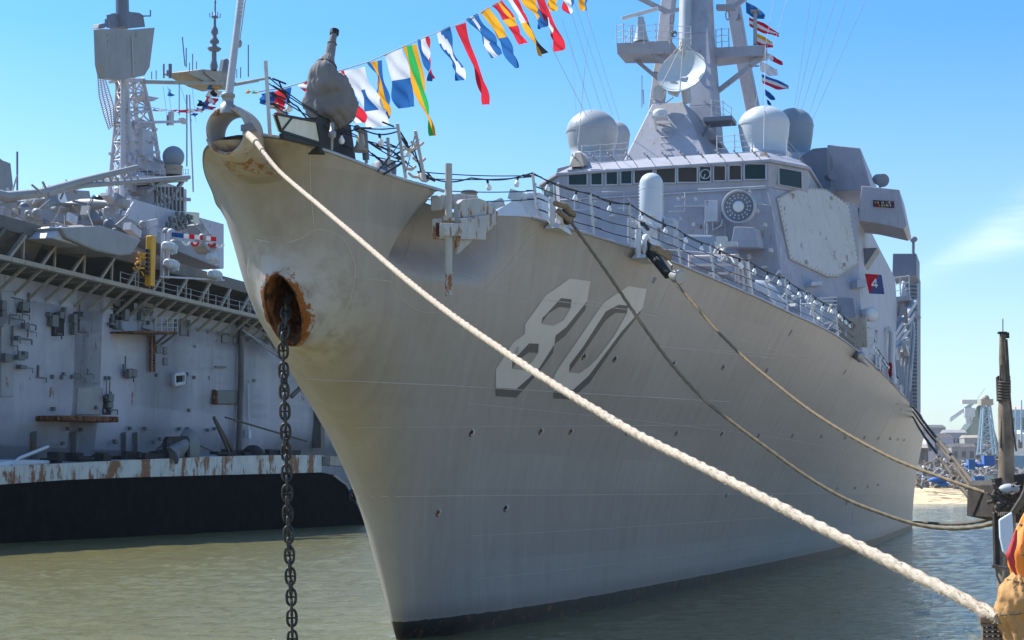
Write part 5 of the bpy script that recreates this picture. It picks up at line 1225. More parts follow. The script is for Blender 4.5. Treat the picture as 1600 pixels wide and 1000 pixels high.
for x0, y0, x1, y1 in [(76, 489, 100, 505), (80, 500, 99, 525), (114, 487, 128, 500), (113, 500, 123, 519), (176, 470, 196, 500), (196, 467, 208, 492), (170, 497, 180, 512), (161, 618, 174, 648), (25, 481, 46, 489)]: crect(x0, y0, x1, y1, 'dark', 'hull_opening', .12, bev=.05)
crect(120, 606, 160, 648, 'carrier_light', 'cargo_door', .15, lab='pale open doorway panel above the rusty ledge'); crect(215, 470, 238, 516, 'carrier_light', 'hull_panel', .12)
crect(0, 455, 20, 620, 'carrier_light', 'hull_panel', .14); 
g = MB(); rnd = random.Random(31)
for cx, cy, w, h, n in ((88, 505, 12, 18, 26), (120, 503, 7, 14, 18), (188, 485, 18, 18, 40), (222, 495, 10, 25, 30), (178, 508, 10, 7, 14), (168, 632, 6, 14, 22), (205, 584, 15, 5, 26), (36, 500, 12, 30, 30), (35, 548, 8, 28, 20), (120, 587, 6, 4, 6), (140, 587, 4, 4, 6), (57, 586, 4, 4, 6), (10, 520, 12, 60, 40)):
    for k in range(n//3):
        p = cP(cx+rnd.uniform(-w, w), cy+rnd.uniform(-h, h), -2.6+rnd.uniform(-.3, .3)); q_ = rnd.random(); l_ = rnd.uniform(.5, 2.2)
        if q_ < .35: g.tube([p, p+Vector((0, 0, l_))], rnd.uniform(.04, .12), 5)
        elif q_ < .6: g.tube([p, p+Vector((l_, 0, 0)), p+Vector((l_, 0, -.5))], rnd.uniform(.04, .1), 5)
        else: g.box(p, (rnd.uniform(.2, 1.1), .5, rnd.uniform(.2, 1.2)))
build_split(g, 'hull_pipe', M['hatch'], car)
g = MB(); g.ext([cP(91, 657, -.6), cP(186, 660, -.6), cP(186, 651, -.6), cP(91, 649, -.6)], (0, 3.2, 0)); g.build('loading_ledge', M['rust'], car, bevel=.1)
# platform, ladder and pipe
g = MB(); g.ext([cP(209, 520, 0), cP(277, 522, 0), cP(277, 518.5, 0), cP(209, 517, 0)], (0, 3, 0)); pf = g.build('side_platform', M['rust'], car)
rail_run([cP(x, 518, 0) for x in (243, 252, 261, 270, 277)], pf, h=1.6, r=.06, wires=3)
g = MB(); g.bar(cP(243, 538, -3), cP(262, 521, -.2), .2); g.bar(cP(253, 538, -3), cP(275, 521, -.2), .2); g.build('platform_strut', M['carrier_light'], pf)
g = MB(); g.bar(cP(235, 524, -2.6), cP(235, 581, -2.6), .2); g.bar(cP(241, 524, -2.6), cP(241, 581, -2.6), .2)
for k in range(12): g.bar(cP(235, 527+k*4.6, -2.6), cP(241, 527+k*4.6, -2.6), .14)
g.build('ladder', M['rust'], car)
g = MB(); g.tube([cP(*q, -2.4) for q in ((348, 483), (352, 488), (368, 494), (375, 503), (377, 520), (376.5, 600), (373, 712))], .38, 10); g.build('drain_pipe', M['carrier_dark'], car)
g = MB(); g.tube([cP(*q, -2.7) for q in ((388, 600), (388.5, 715))], .1, 6); g.box(cP(388, 678, -2.6), (.7, .5, 1.1)); g.build('antenna_pole', M['white'], car)
g = MB()
for x, y in ((337, 573),): g.bar(cP(337, 573, -2.8), cP(353, 574, -2.8), .18)
for x, y0, y1 in ((53, 675, 715), (115, 675, 715), (193, 676, 712), (211, 676, 712), (324, 587, 605)): g.bar(cP(x, y0, -3.2), cP(x, y1, -3.6), .55)
for k in range(30): g.box(cP(rnd.uniform(60, 340), rnd.choice((587, 640, 672, 690))+rnd.uniform(-4, 4), -2.9), (.3, .4, .4))
build_split(g, 'hull_fitting', M['hatch'], car)
g = MB(); 
for k in range(11): g.bar(cP(384+k*12, 475+k*6, -1), cP(394+k*12, 505+k*14, -3), .3); g.tube([cP(384+k*12, 520+k*9, -1.5), cP(396+k*12, 528+k*9, -1.5)], .14, 5)
for q in (560, 575, 545): g.tube([cP(378, q-60, -1.5), cP(440, q-20, -1.5)], .12, 5)
g.build('accommodation_ladder', M['carrier_light'], car)
g = MB(); g.bar(cP(455, 620, -2), cP(486, 590, -.5), .5); g.lathe(cP(466, 576, 0), (0, -1, -.5), [(.4, -.6), (.9, .2), (0, .1)], 12); g.bar(cP(498, 615, -2.5), cP(498, 700, -2.5), 1.3); build_split(g, 'hull_fender', M['carrier_dark'], car)
# superstructure island behind the deck edge
isl = cpart('island'); vi = -24
iP = lambda x, y, v=vi: CF.P(x, y, v=v)
def iblk(pts, dv, mat, v=vi, nm='island_block', bev=.1): g = MB(); g.ext([iP(x, y, v) for x, y in pts], (0, dv, 0)); return g.build(nm, M[mat], isl, bevel=bev)
iblk([(205, 400), (350, 420), (350, 350), (205, 310)], 12, 'carrier', vi+2); iblk([(242, 360), (292, 365), (292, 296), (262, 286), (242, 290)], 8, 'carrier'); iblk([(205, 350), (250, 350), (240, 300), (215, 306)], 8, 'carrier', vi-2)
iblk([(60, 345), (150, 350), (140, 298), (100, 296), (60, 310)], 10, 'carrier_light', vi+4); iblk([(165, 372), (215, 376), (208, 330), (180, 318)], 9, 'carrier', vi+5); iblk([(-10, 330), (26, 335), (17, 255), (4, 250), (-10, 238)], 8, 'carrier_light', vi+3)
iblk([(160, 345), (345, 420), (335, 400), (165, 325)], 4, 'carrier_light', vi+6)
for k in range(8): iblk([(244+k*6, 362), (245.2+k*6, 362), (245.2+k*6, 292), (244+k*6, 292)], .3, 'carrier_dark', vi+.3, 'island_stiffener', 0)
iblk([(228, 282), (294, 284), (294, 277), (228, 274)], 8, 'carrier', vi+1, 'radome_platform')
g = MB()
for a, b in (((233, 282), (258, 320)), ((258, 282), (228, 300)), ((285, 283), (262, 318)), ((262, 318), (240, 345)), ((240, 320), (264, 320)), ((244, 300), (268, 312)), ((296, 312), (264, 310))): g.bar(iP(*a), iP(*b), .5)
g.build('platform_brace', M['carrier_light'], isl)
rd = cpart('radome', isl); c = iP(271, 245); k_ = (CF.w(c.x, -c.y, c.z)-CAM).dot(fw)/F
MB().sph(c, 17*k_, 28).build('radome_shell', M['radome_grey'], rd); MB().lathe(iP(271, 274), (0, 0, 1), [(13.5*k_, 0), (13.5*k_, 11*k_), (14.5*k_, 12*k_), (14.5*k_, 15*k_), (0, 15*k_)], 24).build('radome_base', M['tan'], rd)
pr2 = cpart('platform_railing', isl); rail_run([iP(x, 277, vi+2) for x in (230, 240, 250, 258)], pr2, h=1.2, r=.05, wires=2); rail_run([iP(x, 277, vi+2) for x in (286, 290, 294)], pr2, h=1.2, r=.05, wires=2)
g = MB(); g.ext([iP(x, y, vi+3) for x, y in ((280, 355), (312, 360), (312, 332), (282, 330))], (0, 3, 0)); g.build('island_block', M['cream'], isl, bevel=.1)
g = MB()
for k in range(30): p = iP(rnd.uniform(258, 300), rnd.uniform(333, 358), vi+3.4); g.box(p, (.5, .4, .6))
build_split(g, 'island_gear', M['hatch'], isl)
# lattice mast
cm = cpart('lattice_mast'); vm = -28; mP = lambda x, y, v=vm: CF.P(x, y, v=v)
g = MB()
legs = [[(168, 330), (180, 200), (184, 120)], [(190, 330), (192, 200), (192, 110)], [(256, 300), (240, 200), (222, 122)], [(222, 320), (214, 200), (208, 120)]]
vv_ = [vm, vm+3, vm, vm-4]
for lg, v in zip(legs, vv_): g.tube([mP(x, y, v) for x, y in lg], .34, 8)
for y0, y1 in ((320, 285), (285, 250), (250, 222), (222, 195), (195, 168), (168, 145), (145, 124)):
    def lx(l, y): 
        for a, b in zip(l, l[1:]):
            if b[1] <= y <= a[1]: return a[0]+(b[0]-a[0])*(a[1]-y)/(a[1]-b[1])
        return l[-1][0] if y < l[-1][1] else l[0][0]
    for i, j in ((0, 1), (1, 3), (3, 2), (0, 2)):
        A_, B_, C_, D_ = mP(lx(legs[i], y0), y0, vv_[i]), mP(lx(legs[j], y1), y1, vv_[j]), mP(lx(legs[i], y1), y1, vv_[i]), mP(lx(legs[j], y0), y0, vv_[j])
        g.tube([A_, B_], .15, 5); g.tube([C_, B_], .17, 5); g.tube([C_, D_], .13, 5)
g.build('mast_lattice', M['carrier'], cm)
g = MB(); g.tube([mP(*q, vm+1) for q in ((206, 300), (202, 230), (196, 190), (193, 120))], .75, 10); g.build('mast_core', M['carrier'], cm)
g = MB()
for k in range(45): p = mP(rnd.uniform(188, 245), rnd.uniform(190, 318), vm+rnd.uniform(-3, 3)); g.box(p, (rnd.uniform(.3, 1.5), .6, rnd.uniform(.2, 1.4)))
for y, xa, xb in ((192, 180, 288), (176, 182, 232), (210, 178, 240), (128, 172, 226), (240, 172, 248), (272, 168, 252)): g.bar(mP(xa, y), mP(xb, y-2), .55, .4)
g.box(mP(286, 189), (1.4, .8, .7)); g.box(mP(267, 185), (.8, .6, 2.0)); g.ext([mP(*q) for q in ((222, 148), (250, 153), (240, 158), (226, 156))], (0, 2, 0)); g.box(mP(234, 252), (6, 3, .5)); g.box(mP(234, 262), (5, 3, 2)); g.box(mP(222, 225), (3, 2, 4))
build_split(g, 'mast_platform', M['carrier'], cm, bevel=.03)
g = MB(); g.ext([mP(*q, vm+4) for q in ((165, 122), (190, 125), (226, 118), (234, 105), (242, 43), (206, 46), (158, 45), (160, 100))], (0, 1.2, 0)); rdp = g.build('air_search_radar', M['carrier_light'], cm, bevel=.05)
MB().bar(mP(206, 57, vm+4.1), mP(208, 118, vm+4.1), .12).build('panel_seam', M['carrier'], rdp)
g = MB(); g.ext([mP(*q, vm) for q in ((200, 44), (227, 42), (224, 24), (218, 20), (201, 18))], (0, 3, 0)); g.ext([mP(*q, vm) for q in ((176, 43), (187, 43), (187, 22), (176, 22))], (0, 1, 0)); g.tube([mP(191, 44), mP(190, -40)], .9, 8); g.tube([mP(187, 40), mP(186, -40)], .2, 6); g.tube([mP(200, 30), mP(198, -40)], .2, 6); g.tube([mP(222, 25), mP(235, 25), mP(235, 16)], .12, 5); g.tube([mP(172, 44), mP(172, 30)], .12, 5); g.tube([mP(165, 42), mP(165, 30)], .15, 5); g.ext([mP(*q, vm) for q in ((153, 44), (164, 44), (164, 36), (155, 38))], (0, 1, 0)); build_split(g, 'mast_top', M['navy_dark'], cm, bevel=.02)
g = MB()
mesh_l = [(154, 44), (153, 120), (155, 150), (162, 178), (170, 202)]; mesh_r = [(160, 46), (163, 120), (171, 145), (177, 165), (178, 195)]
for k in range(34):
    t = k/33; i = min(3, int(t*4)); f = t*4-i; a = (mesh_l[i][0]+(mesh_l[i+1][0]-mesh_l[i][0])*f, mesh_l[i][1]+(mesh_l[i+1][1]-mesh_l[i][1])*f); b = (mesh_r[i][0]+(mesh_r[i+1][0]-mesh_r[i][0])*f, mesh_r[i][1]+(mesh_r[i+1][1]-mesh_r[i][1])*f)
    g.tube([mP(*a), mP(*b)], .07, 4)
for w in (0, .33, .66, 1): g.tube([mP(a[0]+(b[0]-a[0])*w, a[1]+(b[1]-a[1])*w) for a, b in zip(mesh_l, mesh_r)], .1, 5)
g.build('mesh_antenna', M['carrier'], cm)
# yardarm platform and the second mast with stacked aerials
g = MB(); g.bar(mP(222, 128), mP(365, 131), .9, .5); g.bar(mP(395, 126), mP(421, 122), .6, .4); g.bar(mP(350, 135), mP(400, 126), 1, .5); g.ext([mP(*q) for q in ((289, 112), (318, 108), (355, 112), (368, 122), (350, 140), (330, 133), (305, 120))], (0, 4, 0)); g.bar(mP(318, 112), mP(352, 138), .6, .6)
build_split(g, 'yardarm', M['tan'], cm, bevel=.03)
M['tan'].name = 'tan_paint'
g = MB(); pz = mP(334, 110); 
prf = [(.55, 0), (.7, .8), (.45, 1.8), (.4, 3.4), (.9, 3.5), (1.25, 3.9), (.6, 4.2), (.35, 4.6), (.8, 4.9), (.8, 5.3), (.4, 5.9), (.35, 6.3), (.62, 6.6), (.6, 7.2), (.25, 7.9), (.2, 9.4), (.5, 9.5), (.5, 9.65), (.18, 9.8), (.12, 12.0), (.2, 12.1), (.12, 12.4), (.1, 16)]
kk = ((CF.w(pz.x, -pz.y, pz.z)-CAM).dot(fw)/F)*10.2; kz = kk/1.25*1.25
sc_ = 110*((CF.w(pz.x, -pz.y, pz.z)-CAM).dot(fw)/F)/12.2
g.lathe(pz, (0, 0, 1), [(r*sc_, h*sc_) for r, h in prf], 20)
for k in range(6): a = k*math.pi/3; e = Vector((math.cos(a), math.sin(a), 0)); g.tube([pz+e*.5*sc_+Vector((0, 0, 9.5*sc_)), pz+e*.9*sc_+Vector((0, 0, 9.5*sc_)), pz+e*.9*sc_+Vector((0, 0, 10.2*sc_))], .07, 5)
g.build('aerial_stack', M['navy_dark'], cm)
g = MB()
for x, y0, y1, r in ((285, 103, 58, .1), (291, 105, 75, .1), (301, 110, 84, .09), (296, 112, 98, .08), (307, 108, 96, .08), (388, 120, 70, .12), (376, 122, 105, .1), (352, 108, 95, .09), (266, 122, 100, .3), (256, 122, 100, .15), (262, 118, 110, .2), (244, 124, 110, .08), (280, 180, 126, .08), (292, 260, 148, .12), (27, 298, 237, .14), (280, 122, 114, .08), (262, 196, 180, .2), (237, 124, 112, .08), (370, 122, 108, .08)): g.tube([mP(x+ (0 if x != 285 else 4), y0), mP(x, y1)], r, 5)
g.ext([mP(*q) for q in ((346, 114), (356, 116), (358, 95), (355, 91), (350, 93))], (0, .6, 0)); build_split(g, 'whip_aerial', M['navy_dark'], cm)
g = MB(); g.tube([mP(302, 300, -6), mP(296, 148, -6)], .12, 5)
for x0, x1 in ((262, 255), (270, 262), (300, 282), (306, 300)): g.tube([mP(x0, 190), mP(x1, 135)], .035, 4)
build_split(g, 'halyard', M['ropegrey'], cm)
# small dressing flags on the carrier
def cflag(pts, cols, lb, v=vm):
    g = MB(); q = [CF.w(p.x, -p.y, p.z) for p in [mP(*a, v) for a in pts]]; a, b, c_, d_ = q; n = 6; vs = []
    for j in range(n+1):
        for i in range(n+1): p = a.lerp(b, i/n).lerp(d_.lerp(c_, i/n), j/n); vs.append(p+S.n*.25*math.sin(i*1.1+j*.9))
    g.v = vs
    for j in range(n):
        for i in range(n): g.f.append([j*(n+1)+i, j*(n+1)+i+1, (j+1)*(n+1)+i+1, (j+1)*(n+1)+i]); g.m.append(FK.index(cols[i*len(cols)//n])); g.s.append(True)
    o = g.build('signal_flag', [FC[k] for k in FK], None, fix=False); tag(o, lb, 'flag', 'small flags on the carrier mast'); c = vs[0].copy(); o.data.transform(Matrix.Translation(-c)); o.location = c
for pts, cols, lb in [(((262, 138), (272, 148), (268, 152), (264, 150)), 'b', 'small blue flag below the carrier yardarm'), (((240, 168), (246, 172), (245, 175), (240, 173)), 'ry', 'tiny red and yellow flag, first of the lowest carrier string'),
    (((246, 170), (258, 172), (258, 175), (247, 174)), 'w', 'tiny white flag beside the tiny red and yellow one'), (((266, 172), (276, 171), (276, 175), (267, 175)), 'wr', 'tiny white and red flag in the carrier string'), (((278, 172), (292, 171), (293, 176), (279, 176)), 'rr', 'tiny plain red flag in the carrier string'),
    (((293, 172), (303, 171), (304, 176), (294, 176)), 'yw', 'tiny yellow and white flag in the carrier string'), (((300, 176), (308, 177), (307, 183), (298, 180)), 'b', 'tiny blue flag hanging under the carrier string'), (((305, 168), (318, 170), (318, 176), (306, 174)), 'rwr', 'tiny red and white flag nearest the destroyer bow'),
    (((308, 156), (324, 160), (326, 168), (310, 166)), 'kb', 'dark blue flag behind the bullnose'), (((320, 150), (340, 154), (338, 164), (322, 161)), 'rwr', 'red and white flag clustered behind the bullnose'), (((322, 140), (345, 142), (345, 152), (324, 151)), 'wkw', 'white and black flag clustered behind the bullnose'),
    (((323, 131), (342, 136), (342, 142), (326, 140)), 'by', 'blue and yellow flag, top of the cluster behind the bullnose'), (((315, 162), (336, 167), (334, 172), (318, 170)), 'br', 'blue and red flag, bottom of the cluster behind the bullnose'), (((386, 139), (391, 142), (390, 147), (385, 146)), 'y', 'tiny yellow flag right of the jackstaff'), (((393, 141), (404, 144), (403, 147), (395, 146)), 'gy', 'tiny green and yellow flag right of the jackstaff')]:
    cflag(pts, cols, lb)
g = MB(); g.tube([CF.w(p.x, -p.y, p.z) for p in [mP(*q) for q in ((236, 168), (270, 173), (300, 171), (345, 172), (352, 170))]], .05, 4); o = g.build('flag_line', M['ropegrey'], None); tag(o, 'thin line of tiny flags low on the carrier mast', 'line')
c = Vector(g.v[0]); o.data.transform(Matrix.Translation(-c)); o.location = c
# ---- barge
BO = S.w(110, -66, 0); BF = Frame(BO); bP = lambda x, y, v=0.: BF.P(x, y, v=v)
bg = froot('barge', BF, 'low black barge with a rusty white band along its side, in front of the carrier', 'barge')
topl = [(-120, 738), (0, 729), (100, 724), (200, 719), (350, 713), (430, 711), (502, 711)]; bandl = [(-120, 766), (0, 757), (100, 750), (200, 746), (350, 742), (430, 740), (502, 738)]; wl = [(-120, 868), (0, 856), (100, 849), (200, 842), (350, 834), (430, 830), (520, 826)]
T = [bP(*p) for p in topl]; Bn = [bP(*p) for p in bandl]; Wt = [bP(*p) for p in wl]
for p in Wt: p.z = -.6
dv = Vector((0, 5.5, 0))
g = MB()
for i in range(len(T)-1): g.hexa([Bn[i]+Vector((0, -.06, 0)), Bn[i+1]+Vector((0, -.06, 0)), Bn[i+1]+dv, Bn[i]+dv, T[i]+Vector((0, -.06, 0)), T[i+1]+Vector((0, -.06, 0)), T[i+1]+dv, T[i]+dv])
g.build('side_band', M['bargewhite'], bg)
g = MB()
for i in range(len(Wt)-1): g.hexa([Wt[i], Wt[i+1], Wt[i+1]+dv, Wt[i]+dv, Bn[i], Bn[i+1], Bn[i+1]+dv, Bn[i]+dv])
a, b, c_, d_ = Wt[-1], Bn[-1], bP(545, 770), bP(574, 822); c_.y = b.y; d_.y = a.y
ends = [(502, 738), (520, 742), (540, 757), (556, 785), (570, 815), (577, 828)]
E1 = [bP(*p) for p in ends]; E1[-1].z = -.6; poly = E1+[Wt[-1]]
g.ext(poly, dv); g.build('barge_hull', M['bargeblack'], bg)
g = MB()
for p, q in zip([bP(502, 712)]+E1[1:], [bP(530, 724)]+E1[2:]+[E1[-1]]): g.bar(p, q, .3) if (p-q).length > .1 else None
g.bar(bP(505, 720), bP(548, 722), 2.0, 1.2); g.build('rubbing_strake', M['tan'], bg)
g = MB(); g.lathe(bP(548, 775), (-.3, -1, 0), [(.5, 0), (.95, .1), (.95, .4), (.5, .5)], 18); g.build('tyre_fender', M['black'], bg)
g = MB(); fr_ = [bP(258, 718, -.5), bP(260, 686, -.5), bP(291, 685, -.5), bP(292, 716, -.5)]
for a, b in zip(fr_, fr_[1:]): g.bar(a, b, .5)
rk = root('frame_rack', BF.w(*(lambda p: (p.x, -p.y, p.z))(bP(275, 718, -.5))), BF.rot(), 'dark square frame with a grey tarpaulin slung in it, standing on the barge', 'rack'); base = bP(275, 718, -.5)
g.v = [p-base for p in g.v]; g.build('rack_frame', M['dark'], rk)
g = MB(); g.tube([bP(262, 716, -.6)-base, bP(270, 704, -.6)-base, bP(282, 700, -.6)-base, bP(290, 690, -.6)-base], [1.3, 1.0, .9, .6], 14)
for p in g.v: p += Vector((noise.noise(p*.9)*.5, 0, noise.noise(p*.9+Vector((4, 1, 2)))*.5))
g.build('tarpaulin', M['canvas'], rk)
g = MB(); g.lathe(bP(293, 702, -.9)-base, (0, -1, 0), [(2.2, 0), (2.2, .3), (0, .3)], 24); g.build('side_plate', M['hatch'], rk)
o = MB().tube([BF.w(p.x, -p.y, p.z) for p in (bP(18, 727, -1), bP(30, 716, -1), bP(75, 698, -1))], .16, 6).build('boat_hook', M['white'], None); tag(o, 'pale pole leaning over the left end of the barge', 'pole'); recentre(o)
q = [bP(x, y, -1) for x, y in ((-10, 733), (78, 726), (80, 719), (30, 718), (-10, 724))]; q = [BF.w(p.x, -p.y, p.z) for p in q]; o = MB().ext(q, S.n*-3).build('skiff', M['white'], None, bevel=.2); tag(o, 'upturned white skiff lying on the left end of the barge', 'skiff'); recentre(o)
g = MB()
for k in range(50):
    x = rnd.uniform(80, 500); p = bP(x, 719-(x-80)*.02+rnd.uniform(-6, 0), rnd.uniform(-4, -.6)); g.box(p, (rnd.uniform(.4, 4), rnd.uniform(.3, 1.5), rnd.uniform(.2, .9)))
build_split(g, 'deck_gear', M['dark'], bg)
g = MB()
for a, b in (((233, 716), (256, 692)), ((296, 688), (348, 714)), ((334, 652), (362, 716)), ((334, 652), (370, 716)), ((352, 652), (480, 690))): g.tube([bP(*a, -2), bP(*b, -2)], .12 if a != (334, 652) else .2, 5)
build_split(g, 'barge_rigging', M['ropedark'], bg)
g = MB(); g.lathe(bP(395, 712, -2), (0, 0, 1), [(1.2, -.5), (1.3, .6), (.6, 1.2), (0, 1.3)], 14); g.build('winch', M['dark'], bg)
# ================================================================= FAR SHORE
def wat(x, y, Y): return atY(x, y, Y)
hz_ = MB()
far = 1150.
# hills
g = MB(); n = 40; vs = []
for i in range(n+1):
    x = 1380+i*12; h = 16+10*math.sin(i*.5)+8*math.sin(i*1.3+1)+(26*math.exp(-((x-1530)/45)**2)) ; b = atY(x, 768, 2600); b.z = -1; vs += [b, b+Vector((0, 60, h*3.2)), b+Vector((0, 500, -1))]
for i in range(n): g.add([vs[3*i], vs[3*i+3], vs[3*i+4], vs[3*i+1]], [(0, 1, 2, 3)], True); g.add([vs[3*i+1], vs[3*i+4], vs[3*i+5], vs[3*i+2]], [(0, 1, 2, 3)], True)
tag(g.build('hills', paint('far_hill', (.07, .09, .06), scale=.02), None), 'low hills beyond the far shore', 'hills', kind='structure')
# quay bank: gently irregular heap of sand and rubble
g = MB(); NX, NY = 90, 10
for j in range(NY+1):
    for i in range(NX+1):
        x = -60+i*9.5; y = 560+j*45; t = j/NY; hgt = (-.6 if j == 0 else 3.0*min(1, t*5)+5*t)+noise.noise(Vector((x*.03, y*.02, 2)))*3.0*min(1, t*4)+noise.noise(Vector((x*.1, y*.1, 2)))*1.2*min(1, t*4)
        g.v.append(Vector((x+120, y, hgt)))
for j in range(NY):
    for i in range(NX): k = j*(NX+1)+i; g.f.append([k, k+1, k+NX+2, k+NX+1]); g.m.append(0); g.s.append(True)
tag(g.build('shore', M['sand'], None, fix=False), 'sandy far bank', 'shore', kind='structure')
rnd = random.Random(77)
# sheds and boxes standing on the bank; each a building of its own
def shed(x0, y0, x1, y1, Y, mat, roof, label, win=6, nm='waterfront_shed'):
    a, b = atY(x0, y1, Y), atY(x1, y0, Y); w, h = b.x-a.x, b.z-a.z; z0 = min(a.z, 3.)
    r = root(nm, ((a.x+b.x)/2, Y, z0), rnd.uniform(-.1, .1), label, 'building'); H_ = a.z-z0+h
    MB().box((0, 6, H_/2), (w, 12, H_)).build('wall', M[mat], r)
    g = MB(); g.loft([Vector(p) for p in ((-w/2-.3, -.4, H_), (w/2+.3, -.4, H_), (w/2+.3, 12.4, H_), (-w/2-.3, 12.4, H_))], [Vector(p) for p in ((-w/2, 5.5, H_+h*.18), (w/2, 5.5, H_+h*.18), (w/2, 6.5, H_+h*.18), (-w/2, 6.5, H_+h*.18))]); g.build('roof', M[roof], r)
    n = max(2, int(w/3)); rows_ = max(1, int(H_/5))
    for j in range(min(rows_, 3)):
        for i in range(min(n, win)):
            MB().box((-w/2+(i+.5)*w/min(n, win), -.05, H_*(j+.5)/min(rows_, 3)), (w/min(n, win)*.5, .12, H_/min(rows_, 3)*.42)).build('window', M['hatch'], r)
sheds = [(1432, 668, 1478, 695, 900, 'carrier_light', 'hatch', 'long grey building with a dark roof, nearest the destroyer stern'), (1478, 676, 1510, 704, 880, 'navy', 'carrier_light', 'bluish grey block behind the shore, second from the destroyer stern'),
         (1508, 684, 1532, 710, 860, 'carrier_light', 'tan', 'grey block on the far shore, left of the lattice tower crane'), (1448, 684, 1490, 722, 800, 'carrier', 'carrier_dark', 'grey shed below the long pale building'),
         (1488, 698, 1524, 730, 780, 'carrier_light', 'carrier_dark', 'low pale shed above the heaped boats'), (1576, 678, 1600, 716, 700, 'cranewhite', 'cranewhite', 'white storage block right of the mooring post'), (1432, 700, 1450, 740, 760, 'carrier_dark', 'tan', 'dark shed beside the destroyer stern'),
         (1580, 640, 1602, 680, 900, 'craneblue', 'pier', 'bluish tower block at the right edge')]
for s_ in sheds: shed(*s_)
g_ = 0
for x0, y0, x1, y1, m_, lb in [(1522, 744, 1536, 767, 'container_blue', 'dark blue container at the water edge, left one'), (1537, 743, 1551, 768, 'bargewhite', 'dirty white container beside the dark blue one'), (1536, 712, 1552, 728, 'tarpblue', 'bright blue container above the pair at the water'), (1578, 712, 1600, 730, 'craneblue', 'pale blue container right of the mooring post'), (1512, 718, 1522, 734, 'container_blue', 'small blue container left of the bright blue one')]:
    a, b = atY(x0, y1, 560), atY(x1, y0, 560); w, h = b.x-a.x, b.z-a.z; g = MB(); g.box((0, 0, h/2), (w, 3, h))
    for k in range(int(w/.5)): g.box((-w/2+.3+k*.5, -1.53, h/2), (.2, .1, h*.92))
    o = g.build('shipping_container', M[m_], None); o.location = ((a.x+b.x)/2, 560, a.z); tag(o, lb, 'container')
# heaps of laid-up small craft and gear: one mass on the bank
g = [MB(), MB(), MB(), MB(), MB()]
for k in range(950):
    px = rnd.uniform(1430, 1560) if k % 3 else rnd.uniform(1575, 1605); py = rnd.uniform(690, 760); Y = 570+(760-py)*5+rnd.uniform(0, 30); p = atY(px, py, Y); q = rnd.choice(g); t_ = rnd.random()
    if t_ < .5: q.box(p, (rnd.uniform(.6, 4), rnd.uniform(.6, 3), rnd.uniform(.3, 2.0)), Matrix.Rotation(rnd.uniform(-.6, .6), 3, 'Y'))
    elif t_ < .8: q.tube([p, p+Vector((rnd.uniform(-3, 3), 0, rnd.uniform(0, 3)))], rnd.uniform(.1, .3), 4)
    else: q.sph(p, rnd.uniform(.5, 1.5), 8, (1.6, 1, .7))
big = MB()
for k, q in enumerate(g):
    n0 = len(big.v); big.v += q.v; big.f += [[n0+i for i in f] for f in q.f]; big.m += [k]*len(q.f); big.s += q.s
tag(big.build('debris', [M[m_] for m_ in ('carrier', 'hatch', 'wood', 'navy_dark', 'carrier_dark')], None), 'jumbled boats and scrap heaped on the far bank', 'debris', kind='stuff')
for x, y, w, lb in ((1466, 750, 8, 'largest blue tarpaulin near the destroyer stern on the far bank'), (1474, 757, 5, 'small blue tarpaulin at the foot of the largest one'), (1516, 728, 5, 'blue tarpaulin by the small blue container'), (1530, 727, 5, 'blue tarpaulin left of the bright blue container')):
    o = MB().sph((0, 0, 0), w*.2, 10, (2.2, 1, .8)).build('tarpaulin', M['tarpblue'], None); o.location = atY(x, y, 560); tag(o, lb, 'tarpaulin')
# cranes
def crane(px, base, top, Y, lean, mat, label, kind_):
    b = atY(px, base, Y); b.z = max(2, b.z); r = root('harbour_crane', b, 0, label, 'crane'); H_ = atY(px, top, Y).z-b.z; g = MB()
    if kind_ == 0:
        for sx in (-1, 1):
            for sy in (0, 6): g.bar((sx*H_*.16, sy, 0), (sx*H_*.06, sy*.6, H_), .8)
        for k in range(6): z0, z1 = H_*k/6, H_*(k+1)/6; w0, w1 = H_*(.16-.1*k/6), H_*(.16-.1*(k+1)/6); g.bar((-w0, 0, z0), (w1, 0, z1), .35); g.bar((w0, 0, z0), (-w1, 0, z1), .35); g.bar((-w1, 0, z1), (w1, 0, z1), .35)
        g.build('tower', M[mat], r); g = MB(); g.box((0, 2, H_+1.2), (6, 5, 3)); g.sph((0, 2, H_+3), 2, 10); g.build('machinery_house', M['tan'], r)
    else:
        g.bar((0, 0, 0), (0, 0, H_*.5), 2.4); g.bar((2, 0, 0), (2.2, 0, H_*.95), .7); g.build('tower', M[mat], r)
        g = MB(); a, c_ = Vector((-H_*.85, 0, H_*.1)), Vector((H_*.35, 0, H_*.98)); 
        for o_ in ((0, 0, 0), (0, 0, 2.2), (0, 2, 1)): g.bar(a+Vector(o_), c_+Vector(o_)*.6, .55)
        for k in range(14): g.bar(a.lerp(c_, k/14), a.lerp(c_, (k+.5)/14)+Vector((0, 0, 2)), .35); g.bar(a.lerp(c_, (k+.5)/14)+Vector((0, 0, 2)), a.lerp(c_, (k+1)/14), .35)
        g.build('jib', M[mat], r); g = MB(); g.box(c_+Vector((-3, 0, 1)), (9, 3, 2.4)); g.box((1, 0, H_*.55), (6, 4, 5)); g.build('machinery_house', M['cranewhite'], r)
        g = MB(); g.tube([c_, c_+Vector((H_*.55, 0, H_*.75))], .12, 4); g.build('crane_cable', M['ropesteel'], r)
crane(1512, 662, 630, 900, 0, 'cranewhite', 'luffing crane with a raised white jib beyond the sheds', 1)
crane(1545, 710, 632, 760, 0, 'craneblue', 'narrow lattice tower crane beside the mooring post', 0)
